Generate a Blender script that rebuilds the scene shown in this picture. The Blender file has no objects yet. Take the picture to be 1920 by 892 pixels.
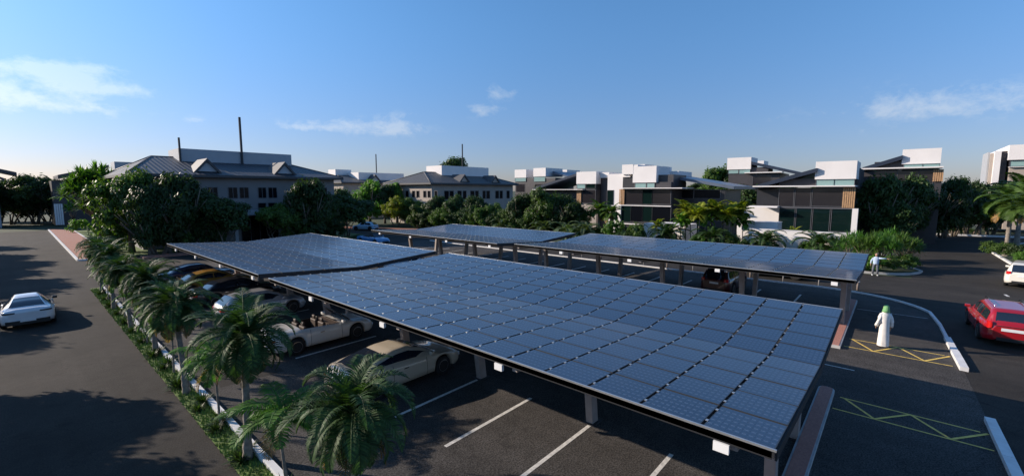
import bpy, bmesh, math, random
from math import sin, cos, pi, radians as R, sqrt, hypot
from mathutils import Vector, Matrix
rnd = random.Random(7)
S = bpy.context.scene
COL = S.collection

# ------------------------------------------------------------------ survey helpers (photo measurements -> metres)
F, CX, CY, H = 821., 960., 446., 6.6
PITCH = math.atan(89/F); AZ = R(41.3)
fw = Vector((cos(AZ)*cos(PITCH), sin(AZ)*cos(PITCH), -sin(PITCH)))
rt = Vector((sin(AZ), -cos(AZ), 0)); up = rt.cross(fw)
def ray(x, y): return fw + rt*((x-CX)/F) + up*((CY-y)/F)
def at(x, y, z=0.):
    d = ray(x, y); t = (z-H)/d.z; return d.x*t, d.y*t
def onX(x, y, X):
    d = ray(x, y); t = X/d.x; return d.y*t, H+d.z*t
def onY(x, y, Y):
    d = ray(x, y); t = Y/d.y; return d.x*t, H+d.z*t

# ------------------------------------------------------------------ materials
M = {}
def nt(name):
    m = bpy.data.materials.new(name); m.use_nodes = True
    n = m.node_tree.nodes; b = n['Principled BSDF']; M[name] = m
    return m, m.node_tree, n, m.node_tree.links, b
def pm(name, c, rough=.6, metal=0, var=.15, scale=4., bump=0, bscale=30., coat=0, rand=0, spec=.5, emit=None):
    m, t, n, l, b = nt(name)
    b.inputs['Roughness'].default_value = rough; b.inputs['Metallic'].default_value = metal
    b.inputs['Coat Weight'].default_value = coat; b.inputs['Coat Roughness'].default_value = .03
    b.inputs['Specular IOR Level'].default_value = spec
    tc = n.new('ShaderNodeTexCoord'); nz = n.new('ShaderNodeTexNoise')
    nz.inputs['Scale'].default_value = scale; nz.inputs['Detail'].default_value = 5
    l.new(tc.outputs['Object'], nz.inputs['Vector'])
    mr = n.new('ShaderNodeMapRange'); mr.inputs[1].default_value = .3; mr.inputs[2].default_value = .7
    mr.inputs[3].default_value = 1-var; mr.inputs[4].default_value = 1+var
    l.new(nz.outputs['Fac'], mr.inputs[0])
    mx = n.new('ShaderNodeVectorMath'); mx.operation = 'SCALE'; mx.inputs[0].default_value = c[:3]
    l.new(mr.outputs[0], mx.inputs['Scale']); out = mx.outputs[0]
    if rand:
        oi = n.new('ShaderNodeObjectInfo'); m2 = n.new('ShaderNodeMapRange')
        m2.inputs[3].default_value = 1-rand; m2.inputs[4].default_value = 1+rand
        l.new(oi.outputs['Random'], m2.inputs[0])
        s2 = n.new('ShaderNodeVectorMath'); s2.operation = 'SCALE'
        l.new(out, s2.inputs[0]); l.new(m2.outputs[0], s2.inputs['Scale']); out = s2.outputs[0]
    l.new(out, b.inputs['Base Color'])
    if bump:
        bz = n.new('ShaderNodeTexNoise'); bz.inputs['Scale'].default_value = bscale; bz.inputs['Detail'].default_value = 4
        l.new(tc.outputs['Object'], bz.inputs['Vector'])
        bp = n.new('ShaderNodeBump'); bp.inputs['Strength'].default_value = bump; bp.inputs['Distance'].default_value = .02
        l.new(bz.outputs['Fac'], bp.inputs['Height']); l.new(bp.outputs[0], b.inputs['Normal'])
    return m
def asphalt(name, c, speck=.5, patch=.25):
    m, t, n, l, b = nt(name)
    b.inputs['Roughness'].default_value = .9; b.inputs['Specular IOR Level'].default_value = .22
    tc = n.new('ShaderNodeTexCoord')
    def noise(s, d=6):
        z = n.new('ShaderNodeTexNoise'); z.inputs['Scale'].default_value = s; z.inputs['Detail'].default_value = d
        l.new(tc.outputs['Object'], z.inputs['Vector']); return z.outputs['Fac']
    def mr(v, a, bb, lo, hi):
        q = n.new('ShaderNodeMapRange'); q.inputs[1].default_value = a; q.inputs[2].default_value = bb
        q.inputs[3].default_value = lo; q.inputs[4].default_value = hi; l.new(v, q.inputs[0]); return q.outputs[0]
    a = mr(noise(.35), .35, .65, 1-patch, 1+patch); f = mr(noise(28, 3), .35, .65, 1-speck, 1+speck)
    g = mr(noise(3.), .3, .7, .88, 1.12)
    v = n.new('ShaderNodeTexVoronoi'); v.inputs['Scale'].default_value = 22; l.new(tc.outputs['Object'], v.inputs['Vector'])
    sp = mr(v.outputs['Distance'], 0., .16, 1+speck*1.6, 1.)
    def mul(x, y):
        q = n.new('ShaderNodeMath'); q.operation = 'MULTIPLY'; l.new(x, q.inputs[0]); l.new(y, q.inputs[1]); return q.outputs[0]
    mp = n.new('ShaderNodeMapping'); mp.inputs['Scale'].default_value = (1.1, .035, 1); l.new(tc.outputs['Object'], mp.inputs[0])
    st = n.new('ShaderNodeTexNoise'); st.inputs['Scale'].default_value = 1.; st.inputs['Detail'].default_value = 4; l.new(mp.outputs[0], st.inputs['Vector'])
    wear = mr(st.outputs['Fac'], .35, .65, .86, 1.13); oil = mr(noise(.9, 7), .62, .72, 1., .62)
    vc = n.new('ShaderNodeTexVoronoi'); vc.feature = 'DISTANCE_TO_EDGE'; vc.inputs['Scale'].default_value = .22
    wz = n.new('ShaderNodeTexNoise'); wz.inputs['Scale'].default_value = 1.6; wz.inputs['Detail'].default_value = 5; l.new(tc.outputs['Object'], wz.inputs['Vector'])
    wm = n.new('ShaderNodeVectorMath'); wm.operation = 'MULTIPLY_ADD'; l.new(wz.outputs['Color'], wm.inputs[0]); wm.inputs[1].default_value = (1.1, 1.1, 0); l.new(tc.outputs['Object'], wm.inputs[2]); l.new(wm.outputs[0], vc.inputs['Vector'])
    crack = mr(vc.outputs['Distance'], 0., .0035, .55, 1.)
    k = mul(mul(mul(a, f), mul(g, sp)), mul(mul(wear, oil), crack))
    s = n.new('ShaderNodeVectorMath'); s.operation = 'SCALE'; s.inputs[0].default_value = c; l.new(k, s.inputs['Scale'])
    l.new(s.outputs[0], b.inputs['Base Color'])
    bp = n.new('ShaderNodeBump'); bp.inputs['Strength'].default_value = .5; bp.inputs['Distance'].default_value = .01
    l.new(noise(45, 3), bp.inputs['Height']); l.new(bp.outputs[0], b.inputs['Normal'])
    return m
def leafmat(name, c, trans=.35, rand=.25, rough=.5):
    m, t, n, l, b = nt(name)
    b.inputs['Roughness'].default_value = rough; b.inputs['Specular IOR Level'].default_value = .25
    g = n.new('ShaderNodeNewGeometry'); oi = n.new('ShaderNodeObjectInfo')
    mr = n.new('ShaderNodeMapRange'); mr.inputs[3].default_value = .55; mr.inputs[4].default_value = 1.5
    l.new(g.outputs['Random Per Island'], mr.inputs[0])
    m2 = n.new('ShaderNodeMapRange'); m2.inputs[3].default_value = 1-rand; m2.inputs[4].default_value = 1+rand
    l.new(oi.outputs['Random'], m2.inputs[0])
    q = n.new('ShaderNodeMath'); q.operation = 'MULTIPLY'; l.new(mr.outputs[0], q.inputs[0]); l.new(m2.outputs[0], q.inputs[1])
    s = n.new('ShaderNodeVectorMath'); s.operation = 'SCALE'; s.inputs[0].default_value = c; l.new(q.outputs[0], s.inputs['Scale'])
    l.new(s.outputs[0], b.inputs['Base Color'])
    tr = n.new('ShaderNodeBsdfTranslucent'); s2 = n.new('ShaderNodeVectorMath'); s2.operation = 'MULTIPLY'
    s2.inputs[1].default_value = (1.5, 1.7, .5); l.new(s.outputs[0], s2.inputs[0]); l.new(s2.outputs[0], tr.inputs['Color'])
    mx = n.new('ShaderNodeMixShader'); mx.inputs[0].default_value = trans
    l.new(b.outputs[0], mx.inputs[1]); l.new(tr.outputs[0], mx.inputs[2])
    l.new(mx.outputs[0], n['Material Output'].inputs['Surface'])
    return m
def panelmat():
    m, t, n, l, b = nt('solar_cells')
    b.inputs['Roughness'].default_value = .4; b.inputs['Specular IOR Level'].default_value = .35; b.inputs['Coat Weight'].default_value = .42; b.inputs['Coat Roughness'].default_value = .12
    uv = n.new('ShaderNodeUVMap'); sx = n.new('ShaderNodeSeparateXYZ'); l.new(uv.outputs[0], sx.inputs[0])
    def mt(op, a, bv=None, c=None):
        q = n.new('ShaderNodeMath'); q.operation = op
        for i, v in enumerate((a, bv, c)):
            if v is None: continue
            if isinstance(v, (int, float)): q.inputs[i].default_value = v
            else: l.new(v, q.inputs[i])
        return q.outputs[0]
    def line(v, N, w, off=0.):      # 1 near cell borders
        f = mt('FRACT', mt('MULTIPLY_ADD', v, N, off)); d = mt('ABSOLUTE', mt('SUBTRACT', f, .5))
        return mt('GREATER_THAN', d, .5-w)
    U, V = sx.outputs[0], sx.outputs[1]
    gx, gy = line(U, 6, .035), line(V, 10, .035)
    bus = mt('MULTIPLY', line(U, 12, .07, .5), mt('SUBTRACT', 1, gy))
    fing = line(V, 60, .2)
    dash = mt('MULTIPLY', line(U, 6, .06), mt('SUBTRACT', 1, line(V, 10, .2)))
    frame = mt('GREATER_THAN', mt('MAXIMUM', mt('ABSOLUTE', mt('SUBTRACT', U, .5)), mt('ABSOLUTE', mt('SUBTRACT', V, .5))), .484)
    oi = n.new('ShaderNodeObjectInfo'); g = n.new('ShaderNodeNewGeometry')
    r = mt('MULTIPLY_ADD', g.outputs['Random Per Island'], .16, .92); r2 = mt('MULTIPLY_ADD', oi.outputs['Random'], .2, .9)
    cells = n.new('ShaderNodeTexVoronoi'); cells.feature = 'F1'
    base = n.new('ShaderNodeVectorMath'); base.operation = 'SCALE'; base.inputs[0].default_value = (.013, .031, .066)
    l.new(mt('MULTIPLY', r, r2), base.inputs['Scale'])
    def mix(f, a, colr):
        x = n.new('ShaderNodeMix'); x.data_type = 'RGBA'; l.new(f, x.inputs[0]); l.new(a, x.inputs[6]); x.inputs[7].default_value = (*colr, 1); return x.outputs[2]
    c = mix(mt('MULTIPLY', fing, .2), base.outputs[0], (.06, .09, .16))
    c = mix(mt('MULTIPLY', bus, .2), c, (.14, .2, .3))
    c = mix(mt('MAXIMUM', mt('MULTIPLY', gy, .45), mt('MULTIPLY', gx, .25)), c, (.014, .024, .05))
    c = mix(mt('MULTIPLY', dash, .8), c, (.12, .17, .26))
    c = mix(frame, c, (.02, .022, .03))
    l.new(c, b.inputs['Base Color'])
    return m
def tilemat(name, c, ax=0, pitch=.36):
    m, t, n, l, b = nt(name)
    b.inputs['Roughness'].default_value = .55
    tc = n.new('ShaderNodeTexCoord'); sx = n.new('ShaderNodeSeparateXYZ'); l.new(tc.outputs['Object'], sx.inputs[0])
    def mt(op, a, bv=None):
        q = n.new('ShaderNodeMath'); q.operation = op
        for i, v in enumerate((a, bv)):
            if v is None: continue
            if isinstance(v, (int, float)): q.inputs[i].default_value = v
            else: l.new(v, q.inputs[i])
        return q.outputs[0]
    w = mt('SINE', mt('MULTIPLY', sx.outputs[ax], 2*pi/pitch)); rows = mt('FRACT', mt('MULTIPLY', sx.outputs[2], 3.3))
    h = mt('ADD', w, mt('MULTIPLY', rows, .8))
    bp = n.new('ShaderNodeBump'); bp.inputs['Strength'].default_value = .9; bp.inputs['Distance'].default_value = .03
    l.new(h, bp.inputs['Height']); l.new(bp.outputs[0], b.inputs['Normal'])
    mr = n.new('ShaderNodeMapRange'); mr.inputs[1].default_value = -1; mr.inputs[2].default_value = 1.6
    mr.inputs[3].default_value = .6; mr.inputs[4].default_value = 1.25; l.new(h, mr.inputs[0])
    s = n.new('ShaderNodeVectorMath'); s.operation = 'SCALE'; s.inputs[0].default_value = c; l.new(mr.outputs[0], s.inputs['Scale'])
    l.new(s.outputs[0], b.inputs['Base Color'])
def brickmat(name, c1, c2, mort, s=4.):
    m, t, n, l, b = nt(name)
    b.inputs['Roughness'].default_value = .85
    tc = n.new('ShaderNodeTexCoord'); br = n.new('ShaderNodeTexBrick'); br.inputs['Scale'].default_value = s
    br.inputs['Color1'].default_value = (*c1, 1); br.inputs['Color2'].default_value = (*c2, 1); br.inputs['Mortar'].default_value = (*mort, 1)
    br.inputs['Mortar Size'].default_value = .012; l.new(tc.outputs['Object'], br.inputs['Vector'])
    l.new(br.outputs['Color'], b.inputs['Base Color'])
def glassmat(name, c, rough=.04, spec=.5):
    m, t, n, l, b = nt(name)
    b.inputs['Base Color'].default_value = (*c, 1); b.inputs['Roughness'].default_value = rough; b.inputs['Specular IOR Level'].default_value = spec
    g = n.new('ShaderNodeNewGeometry'); z = n.new('ShaderNodeTexNoise'); z.inputs['Scale'].default_value = .35
    l.new(g.outputs['Position'], z.inputs['Vector'])
    bp = n.new('ShaderNodeBump'); bp.inputs['Strength'].default_value = .08; bp.inputs['Distance'].default_value = .3
    l.new(z.outputs['Fac'], bp.inputs['Height']); l.new(bp.outputs[0], b.inputs['Normal'])

asphalt('road_asphalt', (.034, .030, .026), .35, .2)
asphalt('lot_asphalt', (.060, .055, .051), .6, .2)
pm('concrete', (.42, .41, .40), .8, var=.2, scale=2, bump=.2)
pm('white_kerb', (.68, .67, .66), .6, var=.12, scale=3, bump=.15)
pm('line_paint', (.62, .60, .56), .7, var=.25, scale=9)
pm('yellow_paint', (.78, .54, .12), .7, var=.25, scale=9)
pm('grass', (.10, .15, .03), .9, var=.35, scale=5, bump=.6, bscale=60)
pm('grass_blade', (.14, .22, .04), .8, var=.3, scale=3)
pm('earth', (.034, .050, .018), .95, var=.35, scale=.6, bump=.4, bscale=9)
pm('soil', (.055, .045, .03), .95, var=.3, scale=3, bump=.4)
brickmat('brick_paving', (.40, .16, .11), (.30, .12, .085), (.25, .17, .13), 3.)
brickmat('island_brick', (.46, .20, .15), (.38, .16, .12), (.27, .19, .16), 6.)
panelmat()
pm('dark_steel', (.035, .037, .042), .55, .3, var=.1)
pm('black_steel', (.014, .014, .016), .7, var=.1)
pm('post_paint', (.30, .25, .225), .6, var=.12, scale=3, bump=.1)
pm('aluminium', (.62, .62, .62), .35, .8, var=.08)
pm('lamp_white', (.80, .79, .77), .5, var=.03)
pm('stone_render', (.20, .19, .19), .8, var=.08, scale=.7, bump=.1, bscale=12)
pm('white_render', (.71, .68, .665), .75, var=.035, scale=.6, bump=.08, bscale=20)
pm('cream_render', (.35, .30, .26), .8, var=.06, scale=.7, bump=.1, bscale=12)
pm('pale_parapet', (.35, .365, .39), .75, var=.05, scale=.8)
pm('dark_panel', (.045, .041, .045), .45, var=.12, scale=1.2)
pm('black_panel', (.02, .02, .024), .4, var=.1)
pm('fascia', (.05, .05, .055), .6, var=.08)
pm('wood_slat', (.42, .25, .13), .6, var=.2, scale=6)
tilemat('tile_dark', (.034, .037, .046), 0, .5); tilemat('tile_side', (.034, .037, .046), 1, .5)
tilemat('tile_grey', (.075, .073, .07), 0, .4); tilemat('tile_grey_side', (.075, .073, .07), 1, .4)
pm('pv_light', (.10, .125, .17), .35, var=.12, scale=.8)
pm('pv_roof', (.022, .03, .05), .35, var=.15, scale=.8)
glassmat('window_glass', (.005, .006, .009), .2, .12); glassmat('green_glass', (.005, .014, .013), .04, .3); glassmat('grey_glass', (.022, .02, .023), .12)
glassmat('teal_glass', (.22, .34, .33), .15); glassmat('car_glass', (.012, .018, .03), .03, .9)
pm('frame_grey', (.10, .10, .11), .5, var=.05)
leafmat('leaf_dark', (.034, .064, .018), .28); leafmat('leaf_mid', (.060, .108, .022), .33); leafmat('leaf_bright', (.085, .18, .028), .38)
leafmat('leaf_yellow', (.17, .19, .022), .4); leafmat('palm_green', (.034, .070, .020), .25, .15, .6); leafmat('palm_pale', (.062, .15, .026), .35, .15, .6)
leafmat('palm_blue', (.10, .14, .075), .3, .15, .6); leafmat('dry_frond', (.22, .13, .05), .3)
pm('bark', (.13, .105, .08), .9, var=.3, scale=6, bump=.6, bscale=12)
pm('palm_bark', (.21, .18, .15), .9, var=.35, scale=9, bump=.8, bscale=14)
pm('tyre', (.012, .012, .012), .8, var=.1); pm('rim', (.42, .42, .43), .3, .9, var=.05); pm('black_plastic', (.015, .015, .016), .5, var=.1)
pm('chrome', (.8, .8, .8), .15, 1, var=.02); pm('red_lamp', (.55, .012, .012), .15, coat=1, var=.05); pm('clear_lamp', (.6, .62, .65), .1, coat=1, var=.05)
pm('seat_leather', (.055, .035, .025), .6, var=.1); pm('plate', (.70, .70, .70), .4, var=.02)
pm('skin', (.42, .24, .16), .55, var=.05); pm('thobe', (.72, .69, .65), .8, var=.06, scale=5, bump=.25, bscale=6)
pm('scarf', (.16, .36, .15), .8, var=.35, scale=22); pm('shirt', (.42, .52, .66), .8, var=.08, scale=8, bump=.2, bscale=8)
pm('jeans', (.11, .12, .14), .85, var=.15, scale=9); pm('shoe', (.6, .6, .58), .6); pm('hair', (.02, .016, .012), .6); pm('sandal', (.05, .03, .02), .7)
def paint(name, c, coat=1, rough=.3, metal=0): return pm('paint_'+name, c, rough, metal, var=.03, scale=1.5, coat=coat)

# ------------------------------------------------------------------ mesh helpers
class MB:
    def __init__(s): s.v = []; s.f = []; s.m = []; s.uv = {}
    def add(s, vs, fs, mi=0):
        o = len(s.v); s.v += [tuple(v) for v in vs]; s.f += [tuple(o+i for i in f) for f in fs]; s.m += [mi]*len(fs)
    def box(s, x0, x1, y0, y1, z0, z1, mi=0, mt=None):
        if x0 > x1: x0, x1 = x1, x0
        if y0 > y1: y0, y1 = y1, y0
        if z0 > z1: z0, z1 = z1, z0
        vs = [(x, y, z) for z in (z0, z1) for x, y in ((x0, y0), (x1, y0), (x1, y1), (x0, y1))]
        if mt: vs = [mt @ Vector(v) for v in vs]
        s.add(vs, [(3, 2, 1, 0), (4, 5, 6, 7), (0, 1, 5, 4), (1, 2, 6, 5), (2, 3, 7, 6), (3, 0, 4, 7)], mi)
    def prism(s, pts, z0, z1, mi=0):         # plan polygon (ccw) extruded
        n = len(pts)
        s.add([(x, y, z0) for x, y in pts]+[(x, y, z1) for x, y in pts],
              [tuple(range(n))[::-1], tuple(range(n, 2*n))]+[(i, (i+1) % n, n+(i+1) % n, n+i) for i in range(n)], mi)
    def slab(s, pts, d, mi=0):               # planar 3D polygon given a thickness vector
        n = len(pts); d = Vector(d)
        s.add([tuple(p) for p in pts]+[tuple(Vector(p)+d) for p in pts],
              [tuple(range(n)), tuple(range(n, 2*n))[::-1]]+[(i, n+i, n+(i+1) % n, (i+1) % n) for i in range(n)], mi)
    def tube(s, pts, rad, k=8, mi=0, cap=True):
        pts = [Vector(p) for p in pts]; rings = []
        for i, p in enumerate(pts):
            d = (pts[min(i+1, len(pts)-1)]-pts[max(i-1, 0)]).normalized()
            a = d.cross(Vector((0, 0, 1)));
            if a.length < .15: a = d.cross(Vector((1, 0, 0)))
            a.normalize(); b = d.cross(a); r = rad[i] if isinstance(rad, (list, tuple)) else rad
            rings.append([p+a*(r*cos(2*pi*j/k))+b*(r*sin(2*pi*j/k)) for j in range(k)])
        fs = [(i*k+j, i*k+(j+1) % k, (i+1)*k+(j+1) % k, (i+1)*k+j) for i in range(len(pts)-1) for j in range(k)]
        if cap: fs += [tuple(range(k))[::-1], tuple((len(pts)-1)*k+j for j in range(k))]
        s.add([v for r_ in rings for v in r_], fs, mi)
    def lathe(s, prof, k=16, mi=0, c=(0, 0, 0), axis='z'):
        vs = []
        for r, h in prof:
            for j in range(k):
                a = 2*pi*j/k
                vs.append((c[0]+r*cos(a), c[1]+r*sin(a), c[2]+h) if axis == 'z' else (c[0]+r*cos(a), c[1]+h, c[2]+r*sin(a)))
        n = len(prof)
        s.add(vs, [(i*k+j, i*k+(j+1) % k, (i+1)*k+(j+1) % k, (i+1)*k+j) for i in range(n-1) for j in range(k)]+[tuple(range(k))[::-1], tuple((n-1)*k+j for j in range(k))], mi)
    def mesh(s, name, mats, smooth=False):
        me = bpy.data.meshes.new(name); me.from_pydata(s.v, [], s.f)
        for q in (mats if isinstance(mats, (list, tuple)) else [mats]): me.materials.append(M[q] if isinstance(q, str) else q)
        me.polygons.foreach_set('material_index', s.m)
        if smooth: me.polygons.foreach_set('use_smooth', [True]*len(me.polygons))
        me.update(); return me
    def build(s, name, mats, parent=None, smooth=False, fix=True, **kw):
        me = s.mesh(name, mats, smooth)
        if fix:
            bm = bmesh.new(); bm.from_mesh(me); bmesh.ops.recalc_face_normals(bm, faces=bm.faces); bm.to_mesh(me); bm.free()
        return link(name, me, parent, **kw)
def link(name, me, parent=None, loc=None, **kw):
    o = bpy.data.objects.new(name, me); COL.objects.link(o)
    if parent: o.parent = parent
    if loc: o.location = loc
    for k, v in kw.items(): o[k] = v
    return o
def thing(name, label, cat, loc=(0, 0, 0), rz=0, group=None, me=None):
    o = bpy.data.objects.new(name, me); COL.objects.link(o); o.location = loc; o.rotation_euler = (0, 0, rz)
    o['label'] = label; o['category'] = cat
    if group: o['group'] = group
    return o
def dup(r, loc, rz=0, sc=1., label=None, group=None, cat=None):
    def cp(o, par=None):
        c = o.copy(); COL.objects.link(c)
        if par: c.parent = par
        for ch in o.children: cp(ch, c)
        return c
    c = cp(r); c.location = loc; c.rotation_euler = (0, 0, rz); c.scale = (sc, sc, sc) if not isinstance(sc, tuple) else sc
    if label: c['label'] = label
    if group: c['group'] = group
    if cat: c['category'] = cat
    return c
def kill(o):
    for ch in list(o.children): kill(ch)
    bpy.data.objects.remove(o)
def bx(name, mats, b, parent=None, **kw):
    m = MB(); m.box(*b); return m.build(name, mats, parent, fix=False, **kw)
def bev(o, w=.02, seg=2):
    q = o.modifiers.new('bevel', 'BEVEL'); q.width = w; q.segments = seg; q.limit_method = 'ANGLE'; return o

# ------------------------------------------------------------------ setting
def sheet(name, pts, z, m, **kw):
    b = MB(); b.add([(x, y, z) for x, y in pts], [tuple(range(len(pts)))]); return b.build(name, m, None, fix=False, kind='structure', **kw)
def rect(x0, x1, y0, y1): return [(x0, y0), (x1, y0), (x1, y1), (x0, y1)]
sheet('ground', rect(-1500, 2500, -1500, 2500), -.03, 'earth')
sheet('road', rect(-11, 44.4, -16, 106), 0, 'road_asphalt')
sheet('road', rect(44.4, 130, -16, -1.2), -.004, 'road_asphalt')
sheet('road', rect(90, 97, -1.2, 40), -.008, 'road_asphalt')
sheet('parking_lot', [(3.66, -6), (12, -6), (14, -2.5), (29.6, -2.1), (32.6, -1.75), (35.2, -.4), (36.2, 2), (36.0, 6), (36.0, 47), (3.66, 47)], .006, 'lot_asphalt')
def kerb(pts, w=.14, h=.13, m='white_kerb', name='kerb'):
    b = MB(); n = len(pts); P = [Vector((x, y, 0)) for x, y in pts]; L = []; Rr = []
    for i, p in enumerate(P):
        d = (P[min(i+1, n-1)]-P[max(i-1, 0)]).normalized(); q = Vector((-d.y, d.x, 0))*w/2; L.append(p+q); Rr.append(p-q)
    for i in range(n-1):
        b.add([(*L[i].xy, -.02), (*Rr[i].xy, -.02), (*Rr[i+1].xy, -.02), (*L[i+1].xy, -.02), (*L[i].xy, h), (*Rr[i].xy, h), (*Rr[i+1].xy, h), (*L[i+1].xy, h)],
              [(4, 5, 6, 7), (0, 4, 7, 3), (1, 2, 6, 5)]+([(0, 1, 5, 4)] if i == 0 else [])+([(3, 7, 6, 2)] if i == n-2 else []))
    return b.build(name, m, None, kind='structure')
def curve(p0, p1, p2, n=8): return [((1-t)**2*p0[0]+2*t*(1-t)*p1[0]+t*t*p2[0], (1-t)**2*p0[1]+2*t*(1-t)*p1[1]+t*t*p2[1]) for t in [i/n for i in range(n+1)]]
kerb([(3.57, -4), (3.57, 40)], .15, .16)
kerb([(35.95, 46), (35.95, 6)]+curve((35.95, 6), (36.7, -.2), (32.3, -1.72), 12)+[(29.6, -1.98), (27, -2.08)], .12, .10)
kerb([(27.0, -2.08), (24.85, -2.17)], .22, .14); kerb([(24.8, -2.175), (22.6, -2.27)], .235, .15)
kerb([(18.0, -2.42), (15.6, -2.48)], .22, .14); kerb([(15.58, -2.48), (13.1, -2.54)], .22, .14); kerb([(13.08, -2.54), (9, -2.62)], .22, .14)
# grass strip with blades
sheet('grass_verge', rect(2.98, 3.5, 0, 40.5), .03, 'grass')
b = MB()
for i in range(5500):
    y = 5+35*(rnd.random()**1.4); x = 2.96+.54*rnd.random(); a = rnd.random()*pi; h = .05+.07*rnd.random(); w = .012+y*.0006
    dx, dy = w*cos(a), w*sin(a); lx, ly = (rnd.random()-.5)*.06, (rnd.random()-.5)*.06
    b.add([(x-dx, y-dy, .03), (x+dx, y+dy, .03), (x+lx, y+ly, .03+h)], [(0, 1, 2)])
b.build('grass', 'grass_blade', None, fix=False, kind='stuff', label='short green grass along the foot of the palm row', category='grass')
# brick path with kerbs, lawns
b = MB(); b.prism([(3.75, 57.6), (6.2, 57.6), (6.2, 106), (3.75, 106)], -.02, .12); b.build('brick_path', 'brick_paving', None, kind='structure')
kerb([(6.3, 57.5), (4.0, 57.5)]+curve((4.0, 57.5), (3.65, 57.5), (3.65, 58), 4)+[(3.65, 106)], .18, .15)
kerb([(6.3, 57.5), (6.3, 100)], .16, .15)
b = MB(); b.prism(rect(6.4, 34, 57.6, 100), -.02, .10); b.build('lawn', 'grass', None, kind='structure')
b = MB(); b.prism(rect(8.0, 33, 54.6, 56.4), -.02, .12); b.build('brick_pavement', 'brick_paving', None, kind='structure')
b = MB(); b.prism([(44.6, 58), (46.4, 58), (38.5, 77), (36.6, 77)], -.02, .12); b.build('brick_pavement', 'brick_paving', None, kind='structure')
b = MB(); b.prism([(46.5, 58), (78, 58), (78, 90), (38.5, 90), (38.5, 77.2)], -.02, .10); b.build('lawn', 'earth', None, kind='structure')
# planting bed between the villas and the road
bed = [(44.9, 56)]+[(44.9, 2.2)]+curve((44.9, 2.2), (45, -1.4), (48.2, -1.7), 6)+[(49.5, -1.2), (60, 1.5), (88, 1.5), (88, 56)]
b = MB(); b.prism(bed[::-1], -.02, .12); b.build('planting_bed', 'earth', None, kind='structure')
kerb([(44.8, 55)]+[(44.8, 2.2)]+curve((44.8, 2.2), (44.9, -1.5), (48.3, -1.85), 6)+[(49.7, -1.3), (60.2, 1.3), (88, 1.3)], .16, .15, 'concrete')
kerb([(90, 0), (92, -10), (94, -22)], .35, .22)
b = MB(); b.prism([(91, 40), (91, 0), (93, -10), (95, -22), (260, -60), (260, 40)], -.02, .12); b.build('lawn', 'earth', None, kind='structure')
isl = [at(1845, 465), at(1862, 476), at(1900, 498)]
kerb([(isl[0][0]+9, isl[0][1]-4.5), isl[0], isl[2], (isl[2][0]-4, isl[2][1]-3)], .2, .16)
b = MB(); b.prism([(isl[0][0]+9, isl[0][1]-4.6), (isl[0][0], isl[0][1]-.1), (isl[2][0], isl[2][1]-.15), (isl[2][0]-4, isl[2][1]-3.1), (50, -16), (82, -20)], -.02, .12); b.build('planting_bed', 'earth', None, kind='structure')
# end islands with brick tops
def island(x0, x1, yc, w):
    r = w/2; pts = [(x0, yc-r), (x1-r, yc-r)]+[(x1-r+r*sin(a), yc-r*cos(a)) for a in [pi*i/8 for i in range(1, 8)]]+[(x1-r, yc+r), (x0, yc+r)]
    b = MB(); b.prism(pts, -.02, .13); b.build('kerb_island', 'concrete', None, kind='structure')
    q = [(yc+(y-yc)*(r-.05)/r, x) for x, y in pts]; b = MB(); b.prism([(min(max(x, x0+.05), x1-.05), y) for y, x in q], .1, .145); b.build('brick_paving', 'island_brick', None, kind='structure')
island(7.2, 17.4, 1.33, .44); island(22.4, 32.8, 1.62, .48)
# painted marks
def line(x0, y0, x1, y1, w=.11, m='line_paint', z=.011, name='parking_line'):
    d = Vector((x1-x0, y1-y0)).normalized(); q = Vector((-d.y, d.x))*w/2
    b = MB(); b.add([(x0+q.x, y0+q.y, z), (x0-q.x, y0-q.y, z), (x1-q.x, y1-q.y, z), (x1+q.x, y1+q.y, z)], [(0, 1, 2, 3)])
    return b.build(name, m, None, fix=True, kind='structure')
for k in range(-1, 19):
    y = 3.83+2.27*k
    if k >= 0: line(6.9, y, 10.45, y)
    if 0 <= k < 16: line(13.7, y, 17.25, y)
    if k < 17:
        line(22.4, y+.4, 26.0, y+.4); line(29.1, y+.4, 32.7, y+.4)
line(20, .76, 20, 1.75, .06); line(30.8, 1.3, 30.85, -1.6, .05)
def hatch(x0, x1, ya, yb, n=4):
    line(x0, ya, x0, yb, .06, 'yellow_paint', .011, 'road_marking'); line(x1, ya-.1, x1, yb+.15, .06, 'yellow_paint', .011, 'road_marking')
    ys = [ya-.2+(yb-ya+.2)*i/n for i in range(n+1)]
    for i in range(n):
        xa, xb = (x1, x0) if i % 2 == 0 else (x0, x1)
        line(xa, ys[i], xb, ys[i+1], .075, 'yellow_paint', .0145+.0012*(i % 2), 'road_marking')
hatch(22.95, 24.25, 1.3, -2.0); hatch(16.02, 17.05, 1.05, -2.3)
for px, py, qx, qy in ((1884, 552, 1891, 556), (1904, 566, 1918, 576)):
    line(*at(px, py), *at(qx, qy), .14, name='lane_line')
b = MB()
sheet('asphalt_patch', [(4.1, 20.2), (4.15, 16.7), (6.1, 16.5), (6.2, 20.1)], .0085, 'road_asphalt')

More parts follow.
